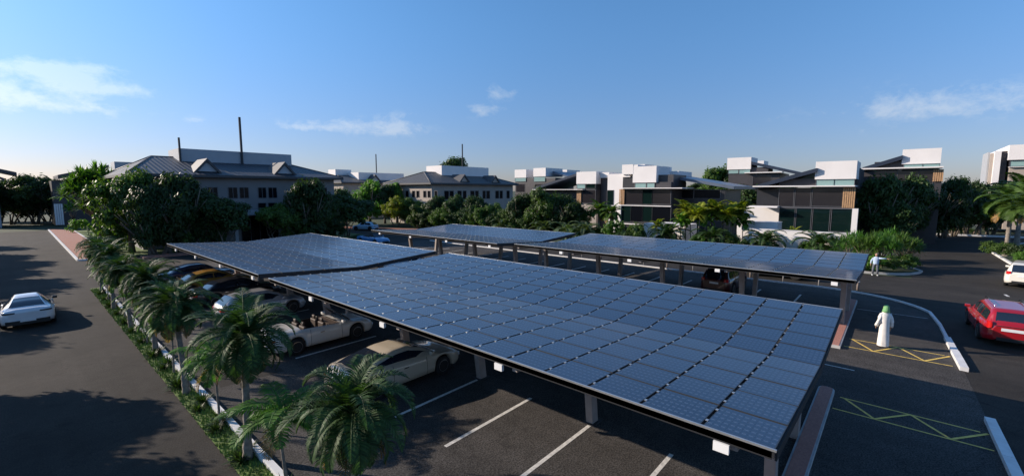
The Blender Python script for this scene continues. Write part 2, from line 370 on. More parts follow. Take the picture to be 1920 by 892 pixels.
# ------------------------------------------------------------------ solar carports
def panelmesh(nx, ny, w=1.0, l=1.0):
    b = MB(); x, y = w/2, l/2; t = .035
    vs = [(-x, -y, 0), (x, -y, 0), (x, y, 0), (-x, y, 0), (-x, -y, -t), (x, -y, -t), (x, y, -t), (-x, y, -t)]
    return vs, [(0, 1, 2, 3), (7, 6, 5, 4), (0, 4, 5, 1), (1, 5, 6, 2), (2, 6, 7, 3), (3, 7, 4, 0)]
def uvset(me):
    uv = me.uv_layers.new(name='UVMap')
    for p in me.polygons:
        q = [(0, 0), (1, 0), (1, 1), (0, 1)]
        for i, li in enumerate(p.loop_indices): uv.data[li].uv = q[i] if p.material_index == 0 else (.5, .0)
def carport(label, X0, Y0, Y1, nc, frames):
    t = thing('solar_carport', label, 'solar carport', (X0, Y0, 0), 0, 'gull-wing solar carports over the parking rows')
    Wd = 10.0; ZE, ZV = 2.9, 2.60; sl = math.atan2(ZE-ZV, Wd/2); pit = (Y1-Y0)/nc; pw = Wd/10-.045; pl = pit-.05
    vs, fs = panelmesh(1, 1, pw/cos(sl)*.999, pl)
    one = MB(); one.add(vs, fs[:1], 0); one.add(vs, fs[1:], 1); clamps = MB(); [clamps.box(fx*pw-.03, fx*pw+.03, pl/2-.012, pl/2+.030, .002, .012) for fx in (-.28, .28)]; one.add(clamps.v, clamps.f, 2); me = one.mesh('solar_panel', ['solar_cells', 'dark_steel', 'aluminium']); uvset(me)
    cells = []
    for i in range(10):
        for j in range(nc):
            xc = (i+.5)*Wd/10; s = -1 if i < 5 else 1
            z = ZV+abs(xc-Wd/2)*math.tan(sl); cells.append((xc, (j+.5)*pit, z+rnd.uniform(-.004, .004), -s*-1*sl if s > 0 else sl))
    cells.sort(key=lambda c: hypot(X0+c[0], Y0+c[1]))
    rest = MB()
    for k, (x, y, z, a) in enumerate(cells):
        ang = -a if x > Wd/2 else a
        if k < 99:
            o = link('solar_panel', me, t, (x, y, z)); o.rotation_euler = (rnd.uniform(-.002, .002), ang, 0)
        else:
            mt = Matrix.Translation((x, y, z)) @ Matrix.Rotation(ang, 4, 'Y'); V = [mt @ Vector(v) for v in vs]
            rest.add(V, fs[:1], 0); rest.add(V, fs[1:], 1); rest.add([mt @ Vector(v) for v in clamps.v], clamps.f, 2)
    m2 = rest.mesh('solar_panel', ['solar_cells', 'dark_steel', 'aluminium']); uvset(m2); link('solar_panel', m2, t, kind='stuff')
    L = Y1-Y0
    b = MB()
    for i in range(11):                       # purlins below every panel seam
        x = i*Wd/10; x = min(max(x, .05), Wd-.05); z = ZV+abs(x-Wd/2)*math.tan(sl)
        b.box(x-.04, x+.04, .06, L-.06, z-.17, z-.045)
    b.build('purlin', 'black_steel', t, fix=False)
    for x in (-.02, Wd-.02):
        g = MB(); g.box(x, x+.03, 0, L, ZE-.03, ZE+.006); g.build('gutter', 'aluminium', t, fix=False)
        g = MB(); g.box(x+.03-.06*(x > 1), x+.06-.06*(x > 1), .03, L-.03, ZE-.15, ZE-.03); g.build('fascia_board', 'black_steel', t, fix=False)
    for y in (0, L-.03):
        b = MB(); b.slab([(.06, y, ZE-.05), (Wd/2, y, ZV-.05), (Wd-.06, y, ZE-.05), (Wd-.06, y, ZE-.20), (Wd/2, y, ZV-.20), (.06, y, ZE-.20)], (0, .03, 0)); b.build('end_board', 'black_steel', t)
    for fy in frames:
        y = fy-Y0
        b = MB()                               # rafter beam following the V
        for s in (0, 1):
            xa, xb = (.15, Wd/2) if s == 0 else (Wd/2, Wd-.15); za, zb = (ZE-.02, ZV) if s == 0 else (ZV, ZE-.02)
            b.slab([(xa, y-.07, za-.18), (xb, y-.07, zb-.18), (xb, y-.07, zb-.42), (xa, y-.07, za-.30)], (0, .14, 0))
        b.build('beam', 'post_paint', t)
        for s in (-1, 1):
            xb_, xt_ = Wd/2+s*1.45, Wd/2+s*1.75
            zt_ = ZV+abs(xt_-Wd/2)*math.tan(sl)-.28
            b = MB(); w, d = .15, .11
            b.add([(xb_-w, y-d, .006), (xb_+w, y-d, .006), (xb_+w, y+d, .006), (xb_-w, y+d, .006), (xt_-w, y-d, zt_), (xt_+w, y-d, zt_), (xt_+w, y+d, zt_), (xt_-w, y+d, zt_)],
                  [(3, 2, 1, 0), (4, 5, 6, 7), (0, 1, 5, 4), (1, 2, 6, 5), (2, 3, 7, 6), (3, 0, 4, 7)])
            p = b.build('post', 'post_paint', t); bev(p, .012)
            bx('base_plate', 'dark_steel', (xb_-.24, xb_+.24, y-.2, y+.2, .006, .03), p)
            if s > 0: bx('floodlight', 'lamp_white', (xt_+.17, xt_+.25, y-.12, y+.10, 2.0, 2.13), t)
    k = 0
    while .74+4.72*k < L:
        y = .74+4.72*k; k += 1; bx('floodlight', 'lamp_white', (-.02, .05, y-.115, y+.115, ZE-.33, ZE-.18), t)
    return t
fA = [1.66+4.5*k for k in range(5)]
carport('nearest long solar carport filling the middle of the car park', 6.95, 1.05, 19.9, 18, fA)
carport('solar carport over the dark and yellow cars behind the nearest carport', 6.95, 21.1, 38.4, 17, [22.1+4.54*k for k in range(4)])
carport('solar carport in front of the villas with the black car beneath', 22.9, 1.05, 19.9, 18, fA)
carport('farthest solar carport with the blue convertible at its far end', 22.2, 20.9, 37.2, 16, [22.1+4.54*k for k in range(4)])

# ------------------------------------------------------------------ cars
def lerp_prof(pr, x):
    if x <= pr[0][0]: return pr[0][1]
    for (a, za), (c, zc) in zip(pr, pr[1:]):
        if x <= c:
            t = (x-a)/(c-a) if c > a else 0; t = t*t*(3-2*t)*.5+t*.5; return za+(zc-za)*t
    return pr[-1][1]
_wheel = {}
def wheel(parent, x, y, r, side):
    if 'tyre' not in _wheel:
        b = MB(); b.lathe([(.205, -.11), (.30, -.115), (.335, -.08), (.34, 0), (.335, .08), (.30, .115), (.205, .11)], 28, axis='y'); _wheel['tyre'] = b.mesh('tyre', 'tyre', True)
        b = MB(); b.lathe([(.21, .06), (.225, .108), (.205, .112), (.19, .05)], 24, axis='y')
        for k in range(7):
            mt = Matrix.Rotation(2*pi*k/7, 4, 'Y'); b.box(-.024, .024, .07, .098, .03, .205, 0, mt)
        b.lathe([(.06, .06), (.055, .103)], 12, axis='y'); b.lathe([(.20, -.02), (.2, .03)], 24, 1, axis='y'); _wheel['rim'] = b.mesh('rim', ['rim', 'black_plastic'])
    e = link('wheel', _wheel['tyre'], parent, (x, y, r)); e.scale = (r/.34, 1, r/.34)
    if side < 0: e.rotation_euler = (0, 0, pi)
    link('rim', _wheel['rim'], e)
def car(label, cat, loc, rz, P, pnt, group=None, name='parked_car'):
    """local frame: x forward with 0 at the middle, y left"""
    Lc, Wc = P['L'], P['W']; hw = Wc/2; rw = P.get('rw', .33); ax = P['wb']/2; off = P.get('off', .02)
    xr, xf = -ax+off, ax+off; deck = P['deck']; roof = P.get('roof'); clr = P.get('clr', .2); glass = 'car_glass'
    t = thing(name, label, cat, (loc[0], loc[1], loc[2] if len(loc) > 2 else .012), rz, group)
    def W(x):
        u = abs(x)/(Lc/2); return hw*(1-.05*u**2-.20*max(0, (u-.80)/.20)**2)
    def ZT(x): return lerp_prof(deck, x)
    def ZB(x):
        z = clr+.10*max(0, (abs(x)/(Lc/2)-.85)/.15)
        for a in (xr, xf):
            d = abs(x-a); ra = rw+.06
            if d < ra: z = max(z, rw+sqrt(ra*ra-d*d))
        return z
    xs = sorted(set([-Lc/2+Lc*i/64 for i in range(65)]+[-Lc/2+.02, -Lc/2+.06, Lc/2-.06, Lc/2-.02]+[a+s*(rw+.06) for a in (xr, xf) for s in (-1, 1)]))
    cab = P.get('open'); b = MB(); ns = 17; rows = []
    for x in xs:
        w, zt, zb = W(x), ZT(x), ZB(x); e = min(x+Lc/2, Lc/2-x)
        if e < .1: k = 1-(.1-e)/.1*.10; w *= k; zt -= (.1-e)*.9; zb += (.1-e)*.5
        cr = .035; hgt = zt-zb
        half = [(.0, zb), (.80*w, zb), (.965*w, zb+.05*hgt), (w, zb+.30*hgt), (w*1.0, zb+.55*hgt), (w*.975, zb+.78*hgt), (P.get('shl', (.93, .84))[0]*w, zt-.045), (P.get('shl', (.93, .84))[1]*w, zt), (.45*w, zt+cr)]
        rows.append([(x, -y, z) for y, z in half[::-1]]+[(x, y, z) for y, z in half[1:]])
    n = len(rows[0])
    b.v = [p for r_ in rows for p in r_]
    for i in range(len(rows)-1):
        for j in range(n-1):
            inner = j in (7, 8) or False
            if j in (7, 8): mi = 1
            else: mi = 0
            if cab and j in (0, n-2) and cab[0] < (xs[i]+xs[i+1])/2 < cab[1]: continue
            b.f.append((i*n+j, i*n+j+1, (i+1)*n+j+1, (i+1)*n+j)); b.m.append(mi)
        if not (cab and cab[0] < (xs[i]+xs[i+1])/2 < cab[1]):
            b.f.append((i*n+n-1, i*n, (i+1)*n, (i+1)*n+n-1)); b.m.append(0)
    b.f.append(tuple(range(n))); b.m.append(0); b.f.append(tuple((len(rows)-1)*n+j for j in range(n))[::-1]); b.m.append(0)
    body = b.build('body', [pnt, 'black_plastic'], t, smooth=True)
    for p in body.data.polygons:
        if len(p.vertices) > 4: p.use_smooth = False
    if roof:
        g0, g1 = roof[0][0], roof[-1][0]; tum = P.get('tum', .38)
        def G(x, v, o=0.):       # v in -1..1 around the greenhouse
            wb = W(x)*.90; zt = ZT(x)-.01; zr = max(lerp_prof(roof, x), zt+.004); h = zr-zt; wt = wb-tum*h
            s = -1 if v < 0 else 1; a = abs(v)
            if a > .62:          # side: from roof rail to belt
                q = (a-.62)/.38; y = wt+(wb-wt)*q; z = (zr-.10*min(1, h/.2))+((zt)-(zr-.10*min(1, h/.2)))*q; return Vector((x, s*(y+o), z+o*.3))
            q = a/.62; y = wt*(q if q < .86 else .86+(q-.86)*1.0); z = zr-.10*min(1, h/.2)*max(0, (q-.78)/.22)**2-.02*q*q
            return Vector((x, s*y, z+o))
        gx = [g0+(g1-g0)*i/40 for i in range(41)]; vv = [-1, -.85, -.7, -.62, -.585, -.54, -.45, -.3, 0, .3, .45, .54, .585, .62, .7, .85, 1]
        b = MB(); b.v = [tuple(G(x, v)) for x in gx for v in vv]; n = len(vv)
        b.f = [(i*n+j, i*n+j+1, (i+1)*n+j+1, (i+1)*n+j) for i in range(40) for j in range(n-1)]; b.m = [0]*len(b.f)
        b.build('cabin', P.get('roofpaint', pnt), t, smooth=True)
        def patch(nm, x0, x1, v0, v1, o=.008, m=glass, nx=10, nv=10, trim=None, cut=None):
            b = MB(); 
            for i in range(nx+1):
                for j in range(nv+1):
                    v = v0+(v1-v0)*j/nv; x = x0+(x1-x0)*i/nx
                    if cut: x = x0+(x1-x0)*i/nx+cut[0 if i < nx/2 else 1]*(abs(v)-.62)*(1-2*abs(i/nx-.5) if False else abs(2*i/nx-1))
                    b.v.append(tuple(G(x, v, o)))
            k = nv+1
            b.f = [(i*k+j, i*k+j+1, (i+1)*k+j+1, (i+1)*k+j) for i in range(nx) for j in range(nv)]; b.m = [0]*len(b.f)
            return b.build(nm, m, t, smooth=True)
        a0, a1 = P['ws']; patch('windscreen', a0, a1, -.52, .52)
        a0, a1 = P['rs']; patch('rear_window', a0, a1, -.50, .50)
        for s in (-1, 1):
            for (q0, q1, c0, c1) in P['side']:
                patch('side_window', q0, q1, s*.66, s*.95, .008, glass, 8, 4, None, (c0, c1))
    if cab:      # open cockpit: tub, seats, screen
        c0, c1 = cab; w = W(0)*.84; z0 = .42; b = MB()
        b.box(c0, c1, -w, w, z0-.05, z0)
        for s in (-1, 1): b.box(c0, c1, s*w, s*(w+.02), z0, ZT(0)-.01)
        b.box(c0-.02, c0, -w, w, z0, ZT(c0)); b.box(c1, c1+.02, -w, w, z0, ZT(c1)); b.box(c1-.35, c1, -w, w, .72, ZT(c1)-.02)
        b.build('cockpit', 'seat_leather', t, fix=False)
        for sx in (c0+.25, c0+1.05):
            for s in (-1, 1):
                st = MB(); st.box(sx, sx+.5, s*.36-.25, s*.36+.25, .45, .62); st.box(sx-.08, sx+.06, s*.36-.25, s*.36+.25, .5, .98); st.box(sx-.06, sx+.03, s*.36-.12, s*.36+.12, 1.0, 1.15)
                bev(st.build('seat', 'seat_leather', t, fix=False), .04)
        b = MB(); zz = ZT(c1)
        pts = [(c1+.55, -.70, zz-.02), (c1+.05, -.58, zz+.40), (c1, -.3, zz+.46), (c1, .3, zz+.46), (c1+.05, .58, zz+.40), (c1+.55, .70, zz-.02)]
        b.tube(pts, .028, 6); b.build('windscreen_frame', 'black_plastic', t, smooth=True)
        b = MB(); b.add([pts[0], pts[1], pts[2], pts[3], pts[4], pts[5]], [(0, 1, 2, 3, 4, 5)]); b.build('windscreen', glass, t)
        b = MB(); b.lathe([(.17, -.02), (.19, 0), (.17, .02)], 16, axis='y'); o = b.build('steering_wheel', 'black_plastic', t); o.location = (c1-.45, .36, .86); o.rotation_euler = (0, 0, pi/2)
    for a in (xr, xf):
        for s in (-1, 1): wheel(t, a, s*(hw-.115), rw, s)
    zf, zr_ = ZT(Lc/2-.1), ZT(-Lc/2+.1)
    for s in (-1, 1):
        for kind, q in (('headlight', 1), ('tail_light', -1)):
            lp = P.get('lamps', {}).get(kind, (.18, .42, .11)); w = W(q*(Lc/2-.2)); zt = (zf if q > 0 else zr_)-lp[0]
            b = MB(); d = q*Lc/2
            for i in range(7):     # lamp wrapped round the corner
                u = i/6; y = w*(.96-lp[1]*(1-u)) if u < 1 else w*.99; y = w*(1-lp[1]*(1-u))*.955+.0; x = d-q*(.0+.10*u**3)-q*(0 if u < .8 else .08*(u-.8)/.2)
                b.v += [(x+q*.012, s*(y+.01*u), zt-lp[2]/2*(.55+.45*u)), (x+q*.012, s*(y+.01*u), zt+lp[2]/2*(.55+.45*u)), (x-q*.06, s*(y-.0), zt+lp[2]/2), (x-q*.06, s*y, zt-lp[2]/2)]
            for i in range(6):
                for j in range(4): b.f.append((i*4+j, i*4+(j+1) % 4, (i+1)*4+(j+1) % 4, (i+1)*4+j)); b.m.append(0)
            b.f += [(0, 1, 2, 3), (24, 27, 26, 25)]; b.m += [0, 0]
            b.build(kind, P.get('lampmat', {}).get(kind, 'clear_lamp' if q > 0 else 'red_lamp'), t)
        mx = (roof[-1][0] if roof else cab[1]+.5)-.38; b = MB(); b.box(mx-.06, mx+.07, s*(hw-.06), s*(hw+.14), ZT(mx)+.0, ZT(mx)+.13); bev(b.build('wing_mirror', P.get('mirror', pnt), t, fix=False), .03)
        for hx in P.get('handles', (-.25,)):
            b = MB(); b.box(hx-.09, hx+.09, s*(hw*.985), s*(hw*.985+.03), ZT(hx)-.22, ZT(hx)-.19); b.build('door_handle', 'chrome', t, fix=False)
    for q in (-1, 1):
        b = MB(); x = q*(Lc/2); b.box(x-q*.05, x+q*.012, -hw*P.get('diff', (.55, .10, .24))[0], hw*P.get('diff', (.55, .10, .24))[0], clr+P.get('diff', (.55, .10, .24))[1], clr+P.get('diff', (.55, .10, .24))[2]); b.build('bumper_grille' if q > 0 else 'rear_diffuser', 'black_plastic', t, fix=False)
    for hx in P.get('seams', (-.72, .62)):
        for s in (-1, 1):
            w = W(hx); zt, zb = ZT(hx), ZB(hx); hh = zt-zb; b = MB(); b.tube([(hx, s*(y_+.003), z_) for y_, z_ in ((.93*w, zt-.05), (.975*w, zb+.78*hh), (w, zb+.55*hh), (w, zb+.30*hh), (.97*w, zb+.07*hh))], .007, 4); b.build('door_seam', 'black_plastic', t)
    pz = P.get('plate', .62); pw = P.get('pw', .26)
    b = MB(); b.box(-Lc/2-.02, -Lc/2+.05, -pw, pw, pz-.06, pz+.06); b.build('number_plate', 'plate', t, fix=False)
    if P.get('chromestrip'):
        b = MB(); b.box(-Lc/2-.012, -Lc/2+.05, -hw*.62, hw*.62, pz+.14, pz+.16); b.build('chrome_strip', 'chrome', t, fix=False)
    if P.get('rails'):
        for s in (-1, 1):
            b = MB(); b.tube([(-1.5, s*.52, P['rails']-.03), (-1.35, s*.53, P['rails']+.05), (.3, s*.54, P['rails']+.06), (.5, s*.53, P['rails']-.02)], .02, 6); b.build('roof_rail', 'chrome', t, smooth=True)
    return t
coupe = dict(L=4.6, W=1.86, wb=2.65, deck=[(-2.3, .82), (-2.0, .98), (-1.3, 1.0), (.3, .92), (.9, .90), (1.7, .80), (2.3, .60)],
             roof=[(-2.0, .97), (-1.3, 1.17), (-.5, 1.32), (.0, 1.33), (.45, 1.20), (1.15, .90)], ws=(.25, 1.05), rs=(-1.85, -.85), tum=.55, side=[(-1.15, .75, -.9, -1.6)], lamps={'headlight': (.12, .3, .1), 'tail_light': (.10, .35, .09)})
sport = dict(L=4.4, W=1.88, wb=2.5, deck=[(-2.2, .88), (-2.05, .95), (-1.3, .92), (.1, .88), (.8, .86), (1.6, .74), (2.2, .56)],
             roof=[(-1.95, .96), (-1.2, 1.24), (-.4, 1.40), (.0, 1.40), (.4, 1.25), (1.05, .87)], ws=(.25, .95), rs=(-1.72, -.8), tum=.72, side=[(-.9, .7, -.9, -1.6)], lamps={'tail_light': (.10, .5, .07)}, lampmat={'tail_light': 'black_plastic'}, plate=.45, mirror='black_plastic', clr=.24, shl=(.91, .76), diff=(.78, .02, .22))
sedan = dict(L=4.6, W=1.82, wb=2.7, deck=[(-2.3, .85), (-2.1, .98), (-1.4, 1.0), (.7, .95), (1.0, .93), (1.9, .80), (2.3, .66)],
             roof=[(-1.75, .99), (-1.1, 1.30), (-.4, 1.42), (.2, 1.42), (.6, 1.27), (1.25, .94)], ws=(.45, 1.15), rs=(-1.65, -1.0), tum=.42, side=[(-.95, -.12, -.9, 0), (-.06, .85, 0, -1.4)], handles=(-.75, .15))
wagon = dict(L=4.8, W=1.88, wb=2.75, deck=[(-2.4, .98), (-2.2, 1.02), (.8, .98), (1.2, .95), (2.0, .84), (2.4, .7)],
             roof=[(-2.36, .99), (-2.12, 1.46), (-1.8, 1.57), (.1, 1.60), (.5, 1.50), (1.35, .96)], ws=(.55, 1.25), rs=(-2.34, -2.12), tum=.3, side=[(-1.98, -1.05, -.3, 0), (-.97, -.08, 0, 0), (0, .9, 0, -1.6)], rails=1.61,
             lamps={'tail_light': (.06, .16, .34)}, plate=.78, pw=.42, handles=(-.9, .1), chromestrip=True)
suv = dict(L=4.6, W=1.88, wb=2.65, rw=.37, clr=.26, deck=[(-2.3, 1.05), (-2.1, 1.1), (.8, 1.05), (1.1, 1.03), (1.9, .95), (2.3, .8)],
           roof=[(-2.26, 1.06), (-1.9, 1.58), (-1.5, 1.68), (.1, 1.70), (.5, 1.6), (1.25, 1.04)], ws=(.5, 1.15), rs=(-2.23, -1.92), tum=.28, side=[(-1.75, -1.05, -.5, 0), (-.97, -.08, 0, 0), (0, .85, 0, -1.4)], lamps={'tail_light': (.05, .28, .22)}, plate=.85, handles=(-.9, .1))
hatchb = dict(L=4.1, W=1.78, wb=2.5, deck=[(-2.05, .86), (-1.9, .95), (.5, .92), (.9, .9), (1.7, .78), (2.05, .62)],
              roof=[(-1.95, .95), (-1.45, 1.30), (-.8, 1.42), (.1, 1.42), (.5, 1.28), (1.15, .91)], ws=(.42, 1.05), rs=(-1.9, -1.45), tum=.42, side=[(-1.2, -.32, -.7, 0), (-.26, .75, 0, -1.4)], handles=(-.8, .1))
conv = dict(L=4.5, W=1.84, wb=2.62, deck=[(-2.25, .80), (-2.0, .95), (-1.2, .96), (.5, .90), (.9, .9), (1.7, .80), (2.25, .6)], open=(-1.05, .55), lamps={'tail_light': (.14, .3, .1)})
paint('beige', (.50, .43, .33)); paint('cream', (.62, .60, .56)); paint('white', (.74, .74, .75)); paint('silver', (.45, .46, .49), metal=.3)
paint('black', (.012, .013, .018)); paint('yellow', (.38, .20, .04)); paint('red', (.30, .006, .012)); paint('blue', (.05, .20, .42)); paint('ivory', (.72, .68, .60)); paint('maroon', (.05, .008, .008)); paint('navy', (.02, .04, .09)); paint('paleblue', (.35, .55, .70)); paint('teal', (.04, .18, .20))
PC = 'cars parked under the solar carports'
wheel_ref = None
car('white low sports coupe driving up the left road, seen from behind', 'sports car', (.10, 33.1, 0), pi/2-.02, sport, 'paint_white', name='sports_car')
car('red estate car with chrome roof rails on the right-hand road', 'estate car', (29.55, -3.98, 0), .04, dict(wagon, L=4.9, W=1.95, rw=.35), 'paint_red', name='estate_car')
car('white SUV at the right edge of the frame on the road', 'suv', (46.6, -7.15, 0), -.20, suv, 'paint_ivory', name='suv')
car('beige coupe with sunlit roof parked half under the nearest carport', 'coupe', (8.45, 12.8), 0, coupe, 'paint_beige', PC)
car('cream open-top convertible parked nose-in under the nearest carport', 'convertible', (8.4, 18.65), 0, conv, 'paint_cream', PC)
car('silver hatchback with white tail between the convertible and the black sedan', 'hatchback', (8.3, 25.0), 0, hatchb, 'paint_silver', PC)
car('black sedan with pale sunlit roof parked behind the silver hatchback', 'sedan', (8.5, 29.6), 0, sedan, 'paint_black', PC)
car('yellow sedan parked beyond the black sedan near the palms', 'sedan', (8.3, 33.6), 0, dict(sedan, roofpaint='paint_yellow'), 'paint_yellow', PC)
car('dark navy sedan farthest along the palm-side parking row', 'sedan', (8.3, 37.4), 0, sedan, 'paint_navy', PC)
car('blue convertible parked at the far end of the farthest carport', 'convertible', (29.2, 48.6), -pi/2+.15, conv, 'paint_blue', name='blue_convertible')
car('small pale blue car on the far road beside the brick pavement', 'small car', (38.6, 66.5, 0), 2.1, hatchb, 'paint_paleblue', name='small_car')
car('white sedan in the gap between the two palm-side carports', 'sedan', (20.8, 29.7), 0, dict(sedan, roofpaint='paint_white'), 'paint_white', PC)
car('black car with maroon roof edge nose-out beneath the villa-side carport', 'suv', (30.9, 8.3), 0, dict(suv, roofpaint='paint_maroon'), 'paint_maroon', PC)
car('black off-road wagon on the road behind the railing', 'off-roader', (38.6, 6.6, 0), -pi/2, dict(suv, L=4.7, rw=.40), 'paint_black', name='off_roader')
car('pale sedan on the inner side of the nearest carport, its bonnet just out', 'sedan', (15.6, 17.8), pi, dict(sedan, roofpaint='paint_silver'), 'paint_silver', PC)

# ------------------------------------------------------------------ buildings
def win(parent, plane, c, a0, a1, z0, z1, glass='window_glass', fr='frame_grey', out=-1, mull=0, fw_=.06, fo=.05):
    """one window: frame part with its pane as sub-part. plane 'X'/'Y' at coordinate c, facing out*axis"""
    if a0 > a1: a0, a1 = a1, a0
    if z0 > z1: z0, z1 = z1, z0
    f = MB(); p = MB()
    def bb(m, u0, u1, w0, w1, d0, d1):
        lo, hi = sorted((c+out*d0, c+out*d1))
        if plane == 'X': m.box(lo, hi, u0, u1, w0, w1)
        else: m.box(u0, u1, lo, hi, w0, w1)
    bb(f, a0, a1, z0-fw_, z0, -.02, fo); bb(f, a0, a1, z1, z1+fw_, -.02, fo); bb(f, a0-fw_, a0, z0-fw_, z1+fw_, -.02, fo); bb(f, a1, a1+fw_, z0-fw_, z1+fw_, -.02, fo)
    for k in range(mull): x = a0+(a1-a0)*(k+1)/(mull+1); bb(f, x-.025, x+.025, z0, z1, 0, fo-.01)
    bb(p, a0, a1, z0, z1, -.02, .012)
    o = f.build('window', fr, parent, fix=False); p.build('pane', glass, o, fix=False); return o
def hip(parent, x0, x1, y0, y1, ze, zr, ins, mf, ms, ov=.0):
    x0 -= ov; x1 += ov; y0 -= ov; y1 += ov; ym = (y0+y1)/2; xa, xb = x0+ins, x1-ins
    v = [(x0, y0, ze), (x1, y0, ze), (x1, y1, ze), (x0, y1, ze), (xa, ym, zr), (xb, ym, zr)]
    b = MB(); b.add(v, [(0, 1, 5, 4), (2, 3, 4, 5)], 0); b.add(v, [(1, 2, 5), (3, 0, 4)], 1); b.add(v, [(3, 2, 1, 0)], 2)
    r = b.build('roof', [mf, ms, 'fascia'], parent)
    e = MB(); e.box(x0-.05, x1+.05, y0-.05, y1+.05, ze-.30, ze-.004); e.build('eave', 'fascia', parent, fix=False)
    c = MB(); 
    for p, q in ((v[0], v[4]), (v[1], v[5]), (v[3], v[4]), (v[2], v[5]), (v[4], v[5])): c.tube([p, q], .11, 6)
    c.build('ridge', 'fascia', r, smooth=True)
def dormer(parent, x, y0, z, w, h, d, mf):
    b = MB(); b.add([(x-w, y0, z), (x+w, y0, z), (x, y0, z+h), (x-w, y0+d, z), (x+w, y0+d, z), (x, y0+d, z+h)], [(0, 1, 2), (3, 5, 4), (0, 3, 4, 1)])
    o = b.build('dormer', 'cream_render' if mf == 'tile_grey_side' else 'pale_parapet', parent)
    r = MB()
    for s in (-1, 1): r.slab([(x+s*(w+.35), y0-.25, z-.18), (x+s*(w+.35), y0+d, z-.18), (x, y0+d, z+h+.22), (x, y0-.25, z+h+.22)], (0, 0, -.38))
    r.build('dormer_roof', 'fascia', o); return o
# main block behind the palm-side carports
B1 = thing('office_building', 'dark tiled two-storey office with long white rooftop parapet and two masts', 'building', (20, 62, 0))
def P(o): 
    o.parent = None; return o
def attach(root, objs=None): pass
def part(fn, root, *a, **k):
    o = fn(*a, **k); return o
def local(root):     # everything built for this root in world coordinates
    for ch in root.children: ch.matrix_parent_inverse = Matrix.Translation(root.location).inverted()
bx('wall', 'stone_render', (9.1, 31.2, 62, 84, 0, 8.15), B1)
hip(B1, 9.1, 31.2, 62, 84, 8.42, 11.0, 4.2, 'tile_dark', 'tile_side', .95)
X0, Z0 = onY(334, 277, 70); X1, Z1 = onY(546, 291, 70)
bx('parapet', 'pale_parapet', (X0, X1, 70, 75.5, 9.4, (Z0+Z1)/2), B1)
for px, yt, w in ((334.8, 258, .12), (448.5, 220, .16)):
    X, Zt = onY(px, yt, 69.9); b = MB(); b.tube([(X, 69.85, 9.6), (X, 69.85, Zt)], w, 8); b.build('mast', 'dark_steel', B1)
for px in (390, 535):
    X, Z = onY(px, 322, 62.4); dormer(B1, X, 62.6, 8.85, 1.15, 1.35, 4, 'tile_dark')
for a, c in ((300, 316), (335, 351), (390, 407), (428, 444), (449, 465), (484, 498), (503, 518), (545, 558), (561, 574), (600, 612)):
    xa, z1 = onY(a, 351, 62); xb, _ = onY(c, 351, 62); z1 = 6.95; win(B1, 'Y', 62, xa, xb, 5.65, z1, mull=1)
for a, c in ((484, 498), (503, 518), (545, 558), (561, 574), (335, 351), (390, 407)):
    xa, _ = onY(a, 380, 62); xb, _ = onY(c, 380, 62); win(B1, 'Y', 62, xa, xb, 4.35, 4.95)
for a, c in ((300, 316), (335, 351), (365, 382), (545, 556), (560, 571), (600, 612)):
    xa, _ = onY(a, 420, 62); xb, _ = onY(c, 420, 62); win(B1, 'Y', 62, xa, xb, 1.2, 2.6)
b = MB(); xa, _ = onY(436, 400, 60.2); xb, _ = onY(531, 400, 60.2); b.box(xa, xb, 60.0, 62, 3.55, 4.1); b.build('porch_slab', 'pale_parapet', B1, fix=False)
for px in (443, 526):
    x, _ = onY(px, 430, 60.2); b = MB(); b.box(x-.18, x+.18, 60.05, 60.41, 0, 3.55); b.build('column', 'pale_parapet', B1, fix=False)
xa, _ = onY(452, 420, 62); xb, _ = onY(520, 420, 62); win(B1, 'Y', 62, xa, xb, .1, 3.3, mull=3)
for y in (65, 68.4, 71.8, 75.2, 78.6, 82): win(B1, 'X', 9.1, y-.55, y+.55, 5.6, 6.95); win(B1, 'X', 9.1, y-.55, y+.55, 2.0, 3.4)
local(B1)
B2 = thing('office_building', 'grey-roofed cream office with two dormers behind the middle trees', 'building', (60, 66, 0))
bx('wall', 'cream_render', (51.6, 74.5, 65.2, 79, 0, 7.75), B2)
hip(B2, 51.6, 74.5, 65.2, 79, 8.0, 10.3, 4.5, 'tile_grey', 'tile_grey_side', .9)
X0, Z0 = onY(828, 311, 70); X1, _ = onY(916, 317, 70)
bx('parapet', 'white_render', (X0, X1, 70, 75, 8.8, Z0+.1), B2)
X, Zt = onY(868.5, 270, 70); b = MB(); b.tube([(X, 70.3, 9), (X, 70.3, Zt)], .13, 8); b.build('mast', 'dark_steel', B2)
for px in (869, 927): X, _ = onY(px, 335, 65.6); dormer(B2, X, 65.4, 8.35, 1.2, 1.25, 3.5, 'tile_grey_side')
for a, c in ((833, 841), (843, 850), (858, 865), (868, 874), (882, 889), (891, 897), (905, 910), (912, 918), (929, 935), (937, 942), (950, 955)):
    xa, _ = onY(a, 358, 65.2); xb, _ = onY(c, 358, 65.2); win(B2, 'Y', 65.2, xa, xb, 4.9, 6.5); win(B2, 'Y', 65.2, xa, xb, 1.2, 2.6)
for a, c in ((761, 766), (773, 778), (781, 786), (794, 799), (802, 807), (815, 820)):
    ya, _ = onX(a, 358, 51.6); yb, _ = onX(c, 358, 51.6); win(B2, 'X', 51.6, ya, yb, 5.3, 6.5); win(B2, 'X', 51.6, ya, yb, 1.9, 3.1)
local(B2)
B3 = thing('office_building', 'distant pale office roof with one mast between the two offices', 'building', (58, 95, 0))
bx('wall', 'cream_render', (50, 66.5, 95, 108, 0, 8.4), B3); hip(B3, 50, 66.5, 95, 108, 8.5, 10.2, 3, 'tile_grey', 'tile_grey_side', .8)
X0, Z0 = onY(672, 323, 97); X1, _ = onY(757, 325, 97); bx('parapet', 'white_render', (X0, X1, 97, 102, 8.9, Z0), B3)
